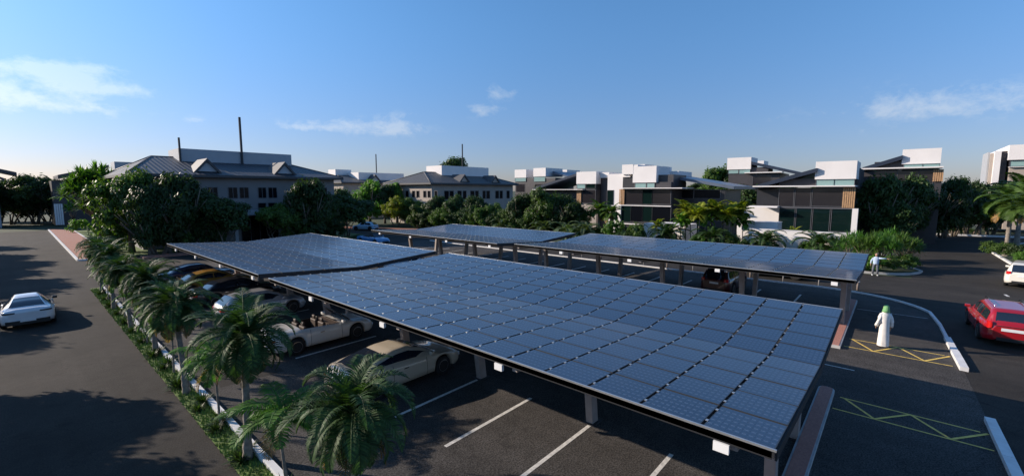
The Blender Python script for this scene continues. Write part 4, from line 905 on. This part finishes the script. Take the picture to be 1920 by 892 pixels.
def palm(parts, label, x, y, sc=1., group=None, rz=None, name='palm_tree', cat='palm', z=0):
    t = thing(name, label, cat, (x, y, z), rnd.uniform(0, 6.28) if rz is None else rz, group); t.scale = (sc, sc, sc) if not isinstance(sc, tuple) else sc
    for n_, me in parts: link(n_, me, t)
    return t
PA = palm_parts(11, 3.05, 50, 1.48, nl=50, ll=.28, wid=.026, el=(1.42, -.75), droop=(1.3, 2.5), dry=7, sag=.35); PB = palm_parts(12, 2.95, 46, 1.45, nl=48, ll=.29, wid=.027, el=(1.42, -.75), droop=(1.2, 2.4), dry=6, sag=.35)
PT = palm_parts(13, 1.95, 15, 1.25, 'palm_pale', .032, 30, .34, dry=1, el=(1.2, 0), droop=(1.2, 2.2), lean=.08, sag=.9, vee=.3)
GP = 'feather palms along the grass strip'; GS = 'slender young palms between the feather palms'
for i, (y, l, s) in enumerate(((6.35, 'largest feather palm, nearest the bottom of the frame', 1.0), (11.6, 'second feather palm, in front of the convertible tail', 1.04), (17.0, 'feather palm in front of the silver hatchback', 1.02), (22.1, 'feather palm level with the white sports coupe', 1.0), (27.3, 'fifth feather palm up the strip from the bottom', .98), (32.5, 'feather palm beside the yellow sedan', 1.0), (38.0, 'last feather palm, at the corner of the car park', 1.0))):
    o = palm(PA if i % 2 == 0 else PB, l, 3.3+(0, .03, -.04, .05, 0, -.03, .04)[i], y, (s*(.84 if i == 0 else 1.0), s*(.84 if i == 0 else 1.0), s*(1.0, 1.03, .97, 1.04, .96, 1.02, .95)[i]), GP); o.rotation_euler = ((0, .03, -.035, .02, .04, -.03, .02)[i], (.02, -.03, .03, 0, -.02, .03, .01)[i], i*1.3)
palm(PB, 'feather palm crowded behind the last one of the strip', 3.6, 40.6, .95, GP)
for y, l, s in ((9.95, 'slender pale-leaved palm beside the largest feather palm', 1.0), (13.83, 'slender palm between the second and third feather palms', 1.0), (19.2, 'slender palm between the third and fourth feather palms', .98), (24.0, 'slender palm between the fourth and fifth feather palms', .98), (29.6, 'slender palm between the fifth and sixth feather palms', .95), (35.2, 'slender palm farthest up the strip', .95)):
    palm(PT, l, 3.36 if y > 10 else 3.6, y, (1.15, 1.15, .86) if y < 10 else s, GS, rz=pi if y < 10 else .6+y)
# small dark tufts at the feet of the palms
def tuft_mesh(seed, n=90, L=.34, w=.02, mat='leaf_dark', el=(.2, 1.4), bend=.5, h0=0., name='leaves', rad=.06):
    r = random.Random(seed); b = MB()
    for i in range(n):
        a = r.uniform(0, 2*pi); e = r.uniform(*el); l_ = L*r.uniform(.6, 1.1); base = Vector((cos(a)*rad*r.random(), sin(a)*rad*r.random(), h0))
        d = Vector((cos(a)*cos(e), sin(a)*cos(e), sin(e))); m = base+d*l_*.55; tip = m+(d+Vector((0, 0, -bend))).normalized()*l_*.5; s = Vector((-sin(a), cos(a), 0))*w
        o = len(b.v); b.v += [tuple(base-s*.5), tuple(base+s*.5), tuple(m+s), tuple(m-s), tuple(tip)]; b.f += [(o, o+1, o+2, o+3), (o+3, o+2, o+4)]; b.m += [0, 0]
    return b.mesh(name, mat)
TU = [tuft_mesh(i) for i in range(3)]
y = 7.2; i = 0
while y < 39:
    for q in (-.12, .1):
        s_ = rnd.uniform(.8, 1.35); o = thing('grass_tuft', 'dark spiky tuft at the foot of the palm row', 'plant', (3.3+q, y+rnd.uniform(-.1, .1), .03), rnd.uniform(0, 6), 'dark tufts along the palm strip', TU[i % 3]); o.scale = (s_,)*3; i += 1; y += .35
    y += rnd.uniform(1.1, 1.9)
# garden palms and shrubs before the villas
CY_ = palm_parts(21, .7, 26, 1.9, 'palm_green', .14, 26, .34, el=(1.3, .0), droop=(1.6, 2.5), dry=0, wid=.07); CY2 = palm_parts(24, .7, 24, 1.9, 'palm_blue', .14, 26, .34, el=(1.3, .0), droop=(1.6, 2.4), dry=0, wid=.07)
AR = palm_parts(22, 4.0, 16, 2.4, 'leaf_yellow', .07, 26, .70, el=(1.4, .1), droop=(.8, 1.9), dry=0, wid=.17, lean=.3, sag=.6)
AR2 = palm_parts(25, 4.0, 15, 2.3, 'leaf_bright', .07, 26, .66, el=(1.45, .1), droop=(.9, 1.8), dry=0, wid=.17, lean=-.3, sag=.6)
FA = palm_parts(23, 3.6, 22, 2.0, 'leaf_mid', .13, 24, .6, el=(1.2, -.4), droop=(1.0, 1.9), dry=3, wid=.11)
def ppx(parts, label, px, yb, yt, hh, group=None, name='garden_palm'):
    x, y = at(px, yb); d = hypot(x, y); q = ray(px, yt); h = H+q.z*d/hypot(q.x, q.y); palm(parts, label, x, y, h/hh, group, name=name)
GC = 'low arching palms in the garden beds'
for px, yb, yt, l, pp in ((1250, 462, 412, 'arching low palm before the white wall corner', CY_), (1334, 468, 420, 'arching low palm under the yellow palms', CY_), (1432, 474, 425, 'arching low palm before the long white wall', CY_), (1532, 482, 428, 'arching low palm below the slatted villa glass', CY_), (1180, 460, 415, 'arching low palm among the shrubs left of the white wall', CY_), (1098, 452, 410, 'pale arching palm below the villa with the stair wall', CY2), (1020, 446, 408, 'pale arching palm at the end of the farthest carport', CY2), (945, 440, 405, 'pale arching palm left of the other pale palms', CY2), (1062, 450, 412, 'bluish arching palm between the two pale palms', CY2)):
    ppx(pp, l, px, yb, yt, 1.75, GC)
GA = 'tall yellow-leaved palms'
for px, yb, yt, l in ((1285, 460, 366, 'leftmost of the tall yellow-leaved palms'), (1305, 464, 372, 'yellow palm beside the leftmost one, behind the wall corner'), (1335, 462, 366, 'tall yellow palm in the middle of the clump'), (1362, 464, 372, 'yellow palm right of the middle one'), (1382, 462, 368, 'rightmost tall yellow palm by the white boundary wall')):
    ppx(AR, l, px, yb, yt, 6.2, GA, 'areca_palm')
for px, yb, yt in ((1276, 462, 392), (1296, 460, 384), (1318, 462, 386), (1348, 460, 384), (1372, 462, 388), (1392, 463, 396)):
    ppx(AR2, 'shorter green-yellow palm stem in the tall yellow clump', px, yb, yt, 6.2, 'shorter stems in the yellow palm clump', 'areca_palm')
ppx(AR, 'small yellow-leaved palm in front of the long white wall', 1485, 470, 420, 6.2, None, 'areca_palm'); ppx(AR, 'small yellow-leaved palm over the garden wall corner', 1232, 458, 405, 6.2, None, 'areca_palm')
ppx(FA, 'dark feather palm before the blank stair wall', 1122, 448, 372, 5.0, None); ppx(FA, 'dark feather palm left of the stepped villa', 1145, 452, 378, 5.0, None)
x_, y_ = at(1885, 482); palm(FA, 'big sunlit palm on the island left of the white SUV', x_, y_, 1.50, 'sunlit palms on the right-hand island', name='island_palm')
x_, y_ = at(1925, 500); palm(FA, 'big sunlit palm cut by the right edge of the frame', x_, y_, 1.45, 'sunlit palms on the right-hand island', name='island_palm')
x_, y_ = at(1905, 462); palm(FA, 'taller palm behind the sunlit island palms', x_, y_, 1.75, 'sunlit palms on the right-hand island', name='island_palm')
# dragon tree left of the office
def rosette_tree(label, px, yb, yt, wpx, mat, n, seed, name='dragon_tree', cat='tree', group=None, low=.35, L=.18):
    r = random.Random(seed); x, y = at(px, yb); d = hypot(x, y); q = ray(px, yt); h = H+q.z*d/hypot(q.x, q.y); rad = wpx/F*(x*fw.x+y*fw.y)
    t = thing(name, label, cat, (x, y, 0), 0, group); tk = MB(); cr = MB(); base = Vector((0, 0, h*.3)); tk.tube([(0, 0, 0), (.05, 0, h*.15), base], [.04*h, .035*h, .03*h], 7)
    for i in range(n):
        a = i*2.4; rr = rad*sqrt((i+.5)/n)*r.uniform(.8, 1.05); e = Vector((rr*cos(a), rr*sin(a), h*(low+(1-low)*(1-.55*(rr/rad)**2)*r.uniform(.75, 1)))); tk.tube([base, (base+e)/2+Vector((0, 0, -.03*h)), e], [.018*h, .012*h, .007*h], 5)
        for k in range(46):
            az = r.uniform(0, 2*pi); el = r.uniform(-.5, 1.45); l_ = L*h*r.uniform(.7, 1.1); dd = Vector((cos(az)*cos(el), sin(az)*cos(el), sin(el))); m = e+dd*l_*.55; tip = m+(dd+Vector((0, 0, -.45))).normalized()*l_*.5; s = Vector((-sin(az), cos(az), 0))*(.012*h)
            o = len(cr.v); cr.v += [tuple(e-s*.5), tuple(e+s*.5), tuple(m+s), tuple(m-s), tuple(tip)]; cr.f += [(o, o+1, o+2, o+3), (o+3, o+2, o+4)]; cr.m += [0, 0]
    tk.build('trunk', 'bark', t, smooth=True, fix=False); link('crown', cr.mesh('crown', mat), t); return t
rosette_tree('bright green dragon tree with spiky heads at the top of the lawn', 186, 448, 318, 44, 'leaf_bright', 46, 5)
rosette_tree('small spiky dragon plant at the left edge of the lawn', 140, 428, 378, 12, 'leaf_bright', 8, 6); rosette_tree('thick dark-headed dragon tree on the lawn near the office', 205, 455, 350, 36, 'leaf_mid', 26, 7)
GD = 'spiky dragon shrubs in the corner bed'
for i, (px, yb, yt, w) in enumerate(((1590, 497, 447, 24), (1620, 503, 448, 26), (1652, 505, 443, 28), (1690, 500, 445, 26), (1605, 488, 440, 26), (1640, 490, 440, 26), (1670, 488, 438, 26), (1565, 485, 445, 22), (1705, 487, 450, 20), (1548, 478, 440, 22))):
    rosette_tree('spiky green dragon shrub in the corner bed behind the pointing man', px, yb, yt, w, 'leaf_mid' if i % 2 else 'palm_pale', 13, 30+i, 'dragon_shrub', 'shrub', GD, .25, .34)
SH = {k: crown_mesh('leaves', 60+i, m, 60, 60, .12, .8, 6, .22) for i, (k, m) in enumerate((('b', 'leaf_bright'), ('m', 'leaf_mid'), ('d', 'leaf_dark'), ('y', 'leaf_yellow')))}
def shrub(label, px, yb, yt, wpx, k='m', group=None):
    x, y = at(px, yb); d = hypot(x, y); q = ray(px, yt); h = max(.4, H+q.z*d/hypot(q.x, q.y)); rad = wpx/F*(x*fw.x+y*fw.y)
    o = thing('shrub', label, 'shrub', (x, y, 0), rnd.uniform(0, 6), group); c = link('leaves', SH[k], o, (0, 0, h*.5)); c.scale = (rad, rad, h*.68)
GH = 'rounded shrubs along the garden beds'
for px, yb, yt, w, k, l in ((1150, 458, 412, 26, 'b', 'bright shrub before the stepped villa, left of the white wall'), (1190, 462, 416, 22, 'm', 'green shrub against the left end of the white wall'), (1118, 452, 425, 22, 'm', 'green shrub between the pale arching palms and stepped villa'), (1370, 470, 436, 24, 'm', 'leafy shrub right of the yellow palm trunks'), (1392, 474, 446, 16, 'd', 'dark shrub beside the arching palm and long wall'), (1308, 468, 440, 18, 'b', 'bright shrub at the feet of the yellow palms'), (1400, 445, 418, 16, 'b', 'bright shrub in front of the white boundary wall'), (1512, 480, 452, 12, 'b', 'bright shrub below the glass of the slatted villa'), (985, 442, 400, 26, 'd', 'dark shrub right of the pale arching palms'), (910, 436, 405, 26, 'd', 'dark shrub under the row of dark trees'), (1635, 512, 478, 22, 'b', 'bright shrub just behind the pointing man'), (1668, 512, 478, 24, 'm', 'groundcover shrub right of the pointing man'), (1700, 510, 474, 24, 'm', 'groundcover shrub at the tip of the corner bed'), (1600, 508, 480, 22, 'm', 'green shrub at the kerb beside the carport end'), (1745, 437, 420, 14, 'b', 'small bright shrub beyond the far road'), (1777, 438, 424, 16, 'b', 'wide bright shrub beside the forked pale trunk'), (1820, 438, 428, 18, 'm', 'low shrub right of the forked pale trunk'), (1875, 486, 452, 24, 'm', 'clipped hedge shrub on the right-hand island'), (1905, 490, 455, 20, 'd', 'dark hedge shrub behind the white SUV'), (1915, 500, 470, 16, 'b', 'bright shrub beside the white SUV roof'), (1857, 478, 450, 18, 'm', 'low shrub at the tip of the right-hand island'), (150, 436, 410, 18, 'b', 'bright low hedge at the top of the lawn'), (205, 425, 402, 18, 'b', 'bright hedge before the far house'), (870, 432, 412, 20, 'd', 'dark shrub beneath the row trees, right of the lit end wall'), (680, 452, 440, 30, 'd', 'dark hedge at the end of the palm-side carport'), (610, 450, 436, 30, 'd', 'dark hedge under the low wide tree by the office'), (1075, 452, 425, 20, 'b', 'bright shrub between the two bluish palms')):
    shrub(l, px, yb, yt, w, k, GH)
# ------------------------------------------------------------------ railing posts along the far kerb
def post(x, y, thick):
    t = thing('bollard', 'thick pale bollard on the kerb beside the road' if thick else 'thin pale bollard on the kerb beside the road', 'bollard', (x, y, 0), 0, 'thick bollards along the far kerb' if thick else 'thin bollards along the far kerb')
    b = MB(); r_ = .075 if thick else .035; b.lathe([(r_, 0), (r_, .62), (r_*1.15, .66), (r_*.6, .74)], 10); b.build('shaft', 'post_paint' if thick else 'concrete', t, smooth=True); b = MB(); b.lathe([(r_*1.25, .55), (r_*1.25, .60)], 10); b.build('collar', 'lamp_white', t)
for k in range(12): post(36.75, 1.6+2.15*k, k % 3 == 0)
# ------------------------------------------------------------------ people
def skin_obj(name, chains, mat, parent, sub=1):
    """chains: list of [(point, radius), ...]; chains that share a start point are welded"""
    vs = []; rs = []; es = []; idx = {}
    def vi(p, r_):
        k = tuple(round(c, 4) for c in p)
        if k not in idx: idx[k] = len(vs); vs.append(k); rs.append(r_)
        return idx[k]
    for ch in chains:
        prev = None
        for p, r_ in ch:
            i = vi(p, r_)
            if prev is not None: es.append((prev, i))
            prev = i
    me = bpy.data.meshes.new(name); me.from_pydata(vs, es, []); me.materials.append(M[mat]); o = link(name, me, parent)
    me.skin_vertices.new() if hasattr(me.skin_vertices, 'new') and not me.skin_vertices else None
    sk = o.modifiers.new('skin', 'SKIN'); sk.use_smooth_shade = True
    if not me.skin_vertices:
        return o
    for i, r_ in enumerate(rs): me.skin_vertices[0].data[i].radius = (r_, r_) if not isinstance(r_, tuple) else r_
    me.skin_vertices[0].data[0].use_root = True
    s = o.modifiers.new('sub', 'SUBSURF'); s.levels = sub; s.render_levels = sub; return o
def hand(base, d, side, palm_n):
    """chains for palm + five fingers, slightly curled; d = direction of the hand, side = towards the thumb"""
    d = Vector(d).normalized(); s = Vector(side).normalized(); n_ = Vector(palm_n).normalized(); b0 = Vector(base); out = []; palm_c = b0+d*.05
    out.append([(tuple(b0), .026), (tuple(palm_c), .036)])
    for k, (o, ln) in enumerate(((.030, .070), (.010, .080), (-.010, .074), (-.029, .058))):
        r0 = palm_c+d*.030+s*o; out.append([(tuple(palm_c), .036), (tuple(r0), .0105), (tuple(r0+d*ln*.5+n_*.008), .009), (tuple(r0+d*ln*.9+n_*.026), .0075)])
    r0 = b0+d*.025+s*.036; out.append([(tuple(palm_c), .036), (tuple(r0), .012), (tuple(r0+d*.03+s*.022+n_*.008), .010), (tuple(r0+d*.055+s*.026+n_*.016), .008)])
    return out
def head(parent, c, face, hair=True, rr=.105):
    """ellipsoid head with nose, eyes, mouth, ears; face = yaw of the view direction"""
    h = thing('head', '', '') if False else link('head', None, parent, c); h.rotation_euler = (0, 0, face)
    b = MB(); prof = [(.0, -.125), (.045, -.12), (.068, -.09), (.080, -.05), (.088, 0), (.088, .05), (.075, .09), (.045, .118), (.0, .125)]; b.lathe([(max(r_, .002), z) for r_, z in prof], 16)
    b.v = [(x*1.18+(.012 if x > 0 else 0), y, z) for x, y, z in b.v]
    b.add([(.098, -.012, -.02), (.098, .012, -.02), (.125, 0, -.022), (.105, 0, .02)], [(0, 2, 3), (2, 1, 3), (0, 1, 2)])
    for s in (-1, 1): b.tube([(-.005, s*.088, -.03), (.005, s*.100, 0), (-.01, s*.092, .03)], .012, 6)
    o = b.build('face', 'skin', h, smooth=True); e = MB()
    for s in (-1, 1): e.lathe([(.003, -.006), (.010, 0), (.003, .006)], 8, c=(.100, s*.032, .012))
    e.box(.100, .108, -.022, .022, -.062, -.055); e.build('eyes_and_mouth', 'hair', h, fix=False)
    if hair:
        b = MB(); b.lathe([(.092, .02), (.098, .06), (.086, .10), (.05, .132), (.002, .137)], 16); b.v = [(x*1.15-.012, y, z) for x, y, z in b.v]; b.lathe([(.086, -.06), (.094, .0), (.094, .05)], 16, c=(-.022, 0, 0)); b.build('hair', 'hair', h, smooth=True)
    return h
# man in the thobe, seen from behind
T = thing('person', 'person in long white robe and green headscarf on the yellow hatching', 'person', (23.9, .05, .01), R(28))
skin_obj('body', [[((0, 0, .95), .13), ((0, 0, 1.2), .14), ((0, 0, 1.42), .12), ((0, 0, 1.53), .05), ((.01, 0, 1.60), .055)],
    [((0, 0, .95), .13), ((0, .09, .88), .09), ((.02, .10, .5), .06), ((0, .10, .10), .045), ((.10, .11, .05), .035), ((.17, .11, .04), .028)],
    [((0, 0, .95), .13), ((0, -.09, .88), .09), ((-.02, -.10, .5), .06), ((-.03, -.10, .10), .045), ((.07, -.11, .05), .035), ((.14, -.11, .04), .028)],
    [((0, 0, 1.42), .12), ((0, .19, 1.40), .055), ((-.02, .25, 1.12), .042), ((.10, .27, .92), .03), ((.15, .27, .86), .024)],
    [((0, 0, 1.42), .12), ((0, -.19, 1.40), .055), ((-.04, -.25, 1.12), .042), ((.0, -.27, .87), .03), ((.02, -.27, .80), .024)]]
    +hand((.15, .27, .86), (.5, 0, -.8), (.6, -.5, .3), (0, -1, 0))+hand((.02, -.27, .80), (.1, 0, -1), (1, 0, 0), (0, 1, 0)), 'skin', T)
b = MB(); prof = [(.215, .235, .06), (.205, .225, .3), (.185, .21, .6), (.17, .20, .9), (.165, .20, 1.1), (.17, .225, 1.3), (.14, .235, 1.42), (.10, .16, 1.48), (.065, .075, 1.53)]; k = 28
for q, (a, c, z) in enumerate(prof):
    for j in range(k):
        th = 2*pi*j/k; fo = 1+.075*max(.15, 1.1-z)*sin(th*6+z*2.5)*(.6+.4*sin(th*2+1)); b.v.append((a*fo*cos(th), c*fo*sin(th), z))
b.f = [(i*k+j, i*k+(j+1) % k, (i+1)*k+(j+1) % k, (i+1)*k+j) for i in range(len(prof)-1) for j in range(k)]; b.m = [0]*len(b.f)
b.tube([(0, .16, 1.42), (-.02, .25, 1.26), (-.03, .28, 1.10), (.06, .295, .97), (.12, .29, .90)], [.085, .082, .078, .075, .08], 12); b.tube([(0, -.16, 1.42), (-.02, -.25, 1.26), (-.05, -.28, 1.10), (-.02, -.295, .97), (.0, -.29, .88)], [.085, .082, .078, .075, .08], 12)
b.build('robe', 'thobe', T, smooth=True)
hd = head(T, (.015, 0, 1.68), R(25), False)
b = MB(); b.lathe([(.15, -.16), (.125, -.08), (.112, 0), (.108, .06), (.085, .11), (.04, .137), (.002, .14)], 18); b.v = [(x*1.1-.02, y*(1+.12*(z < -.05)), z+(.0)) for x, y, z in b.v]; b.build('headscarf', 'scarf', hd, smooth=True)
for s in (-1, 1):
    b = MB(); b.box(-.05, .2, s*.105-.05, s*.105+.05, 0, .035); bev(b.build('sandal', 'sandal', T, fix=False), .012)
T.scale = (.86, .84, 1)
# pointing man facing the camera
Q = thing('person', 'person in light blue shirt pointing with one arm beside the corner bed', 'person', (44.1, .95, 0), R(183))
skin_obj('body', [[((0, 0, .93), .12), ((0, 0, 1.15), .12), ((0, 0, 1.38), .12), ((0, 0, 1.48), .05), ((.01, 0, 1.55), .055)],
    [((0, 0, .93), .12), ((0, .10, .86), .08), ((.02, .13, .48), .055), ((0, .15, .10), .04), ((.10, .16, .05), .035), ((.16, .17, .04), .028)],
    [((0, 0, .93), .12), ((0, -.10, .86), .08), ((.02, -.13, .48), .055), ((0, -.15, .10), .04), ((.10, -.16, .05), .035), ((.16, -.17, .04), .028)],
    [((0, 0, 1.38), .12), ((0, .19, 1.36), .055), ((.05, .45, 1.37), .04), ((.09, .68, 1.38), .028)],
    [((0, 0, 1.38), .12), ((0, -.19, 1.36), .055), ((-.02, -.30, 1.10), .04), ((.04, -.30, .86), .028)]]
    +[[((.09, .68, 1.38), .028), ((.10, .74, 1.38), .032), ((.105, .80, 1.385), .010), ((.11, .88, 1.39), .008)]]+hand((.09, .68, 1.38), (.1, 1, 0), (.3, 0, 1), (0, 0, -1))[2:]+hand((.04, -.30, .86), (.05, 0, -1), (1, 0, 0), (0, 1, 0)), 'skin', Q)
b = MB(); k = 20
for (a, c, z) in ((.13, .18, .88), (.125, .17, 1.0), (.13, .185, 1.2), (.12, .21, 1.34), (.09, .17, 1.42), (.06, .07, 1.48)):
    for j in range(k): b.v.append((a*cos(2*pi*j/k), c*sin(2*pi*j/k), z))
b.f = [(i*k+j, i*k+(j+1) % k, (i+1)*k+(j+1) % k, (i+1)*k+j) for i in range(5) for j in range(k)]; b.m = [0]*len(b.f)
b.tube([(0, .15, 1.36), (.03, .35, 1.365), (.07, .60, 1.378)], [.075, .06, .05], 10); b.tube([(0, -.15, 1.36), (-.02, -.27, 1.15), (.02, -.305, .93)], [.075, .06, .05], 10); b.build('shirt', 'shirt', Q, smooth=True)
b = MB(); b.lathe([(.13, .86), (.14, .93)], 16); b.tube([(0, .08, .92), (.01, .11, .7), (.02, .13, .48), (0, .15, .10)], [.105, .09, .075, .065], 12); b.tube([(0, -.08, .92), (.01, -.11, .7), (.02, -.13, .48), (0, -.15, .10)], [.105, .09, .075, .065], 12); b.build('trousers', 'jeans', Q, smooth=True)
head(Q, (.015, 0, 1.64), R(10), True)
for s in (-1, 1):
    b = MB(); b.box(-.07, .20, s*.16-.05, s*.16+.05, .002, .09); bev(b.build('shoe', 'shoe', Q, fix=False), .03)

# ------------------------------------------------------------------ light, sky, camera
SUN_AZ, SUN_EL = R(119.5), R(22)
sd = Vector((cos(SUN_AZ)*cos(SUN_EL), sin(SUN_AZ)*cos(SUN_EL), sin(SUN_EL)))
L = bpy.data.lights.new('sun', 'SUN'); L.energy = 5.0; L.angle = R(.5); L.color = (1, .86, .72); lo = bpy.data.objects.new('sun', L); COL.objects.link(lo); lo.rotation_euler = (-sd).to_track_quat('-Z', 'Y').to_euler()
w = bpy.data.worlds.new('World'); S.world = w; w.use_nodes = True; n = w.node_tree.nodes; l = w.node_tree.links; n.clear()
sky = n.new('ShaderNodeTexSky'); sky.sky_type = 'NISHITA'; sky.sun_disc = False; sky.sun_elevation = SUN_EL; sky.sun_rotation = pi/2-SUN_AZ; sky.altitude = 0; sky.air_density = 1.0; sky.dust_density = .45; sky.ozone_density = 2.0
geo = n.new('ShaderNodeTexCoord'); vec = geo.outputs['Generated']
def mth(op, *a):
    q = n.new('ShaderNodeMath'); q.operation = op
    for i, v in enumerate(a):
        if isinstance(v, (int, float)): q.inputs[i].default_value = v
        else: l.new(v, q.inputs[i])
    return q.outputs[0]
def dot(v):
    q = n.new('ShaderNodeVectorMath'); q.operation = 'DOT_PRODUCT'; l.new(vec, q.inputs[0]); q.inputs[1].default_value = v; return q.outputs['Value']
clouds = [(30, 124, 60, 17, 1.5, -.10), (130, 146, 62, 20, 1.5, -.32), (205, 170, 60, 12, 1.2, -.12), (12, 174, 40, 17, 1.1, 0), (60, 196, 34, 13, 1.1, 0), (120, 196, 110, 26, .55, 0), (650, 236, 120, 13, .8, .0), (745, 230, 45, 20, .75, 0), (932, 173, 30, 11, 1.3, .1), (905, 206, 38, 12, 1.1, 0), (560, 238, 60, 7, .5, 0), (365, 225, 18, 6, .5, 0), (1830, 180, 150, 27, .75, .12), (1690, 205, 120, 18, .7, .08), (1425, 226, 34, 8, .6, -.1), (1500, 250, 50, 6, .35, 0), (1620, 245, 60, 8, .25, -.1)]
tint = n.new('ShaderNodeVectorMath'); tint.operation = 'MULTIPLY'; l.new(sky.outputs[0], tint.inputs[0]); 
sz = n.new('ShaderNodeSeparateXYZ'); l.new(vec, sz.inputs[0]); tm = n.new('ShaderNodeMapRange'); tm.interpolation_type = 'SMOOTHSTEP'; tm.inputs[1].default_value = -.02; tm.inputs[2].default_value = .42; l.new(sz.outputs[2], tm.inputs[0])
tcl = n.new('ShaderNodeMix'); tcl.data_type = 'RGBA'; l.new(tm.outputs[0], tcl.inputs[0]); tcl.inputs[6].default_value = (.72, .735, 1.06, 1); tcl.inputs[7].default_value = (.86, 1.34, 1.72, 1); l.new(tcl.outputs[2], tint.inputs[1])
acc = None
for px, py, a, b_, k, tilt in clouds:
    d = ray(px, py).normalized(); r_ = d.cross(Vector((0, 0, 1))).normalized(); u_ = r_.cross(d)
    r2, u2 = r_*cos(tilt)-u_*sin(tilt), u_*cos(tilt)+r_*sin(tilt); fd = ray(px, py).length*F
    dd = mth('MAXIMUM', dot(d), .05); uu = mth('DIVIDE', dot(r2*(fd/a)), dd); vv = mth('DIVIDE', dot(u2*(fd/b_)), dd)
    g = mth('MULTIPLY', mth('EXPONENT', mth('MULTIPLY', mth('ADD', mth('MULTIPLY', uu, uu), mth('MULTIPLY', vv, vv)), -1.)), k)
    acc = g if acc is None else mth('ADD', acc, g)
mp = n.new('ShaderNodeMapping'); mp.inputs['Scale'].default_value = (1, 1, 1.7); l.new(vec, mp.inputs[0])
nz = n.new('ShaderNodeTexNoise'); nz.inputs['Scale'].default_value = 17; nz.inputs['Detail'].default_value = 9; nz.inputs['Roughness'].default_value = .68; nz.inputs['Distortion'].default_value = .15; l.new(mp.outputs[0], nz.inputs[0])
cm = mth('MULTIPLY', mth('SUBTRACT', mth('ADD', mth('MULTIPLY', acc, .6), mth('MULTIPLY', nz.outputs['Fac'], 2.6)), 1.5), 1.7)
cl = n.new('ShaderNodeClamp'); l.new(mth('MULTIPLY', cm, mth('MINIMUM', mth('MULTIPLY', acc, 2.2), 1.)), cl.inputs[0])
# cloud brightness follows the sky around it (sunward side is brighter)
bright = n.new('ShaderNodeVectorMath'); bright.operation = 'MULTIPLY_ADD'; l.new(tint.outputs[0], bright.inputs[0]); bright.inputs[1].default_value = (1.35, 1.12, .9); bright.inputs[2].default_value = (1.5, 1.2, 1.2)
mxc = n.new('ShaderNodeMix'); mxc.data_type = 'RGBA'; l.new(mth('MULTIPLY', cl.outputs[0], .8), mxc.inputs[0]); l.new(tint.outputs[0], mxc.inputs[6]); l.new(bright.outputs[0], mxc.inputs[7])
bg = n.new('ShaderNodeBackground'); bg.inputs['Strength'].default_value = .080; l.new(mxc.outputs[2], bg.inputs['Color'])
wo = n.new('ShaderNodeOutputWorld'); l.new(bg.outputs[0], wo.inputs['Surface'])
cam = bpy.data.cameras.new('camera'); co = bpy.data.objects.new('camera', cam); COL.objects.link(co); co.location = (0, 0, H); co.rotation_euler = (pi/2-PITCH, 0, AZ-pi/2)
cam.sensor_width = 36; cam.lens = F/1920*36; cam.clip_end = 6000; cam.clip_start = .1; S.camera = co
S.view_settings.view_transform = 'Standard'; S.view_settings.look = 'None'; S.view_settings.gamma = 1; S.view_settings.exposure = .45
S.render.engine = 'CYCLES'; S.cycles.max_bounces = 6; S.cycles.use_denoising = True
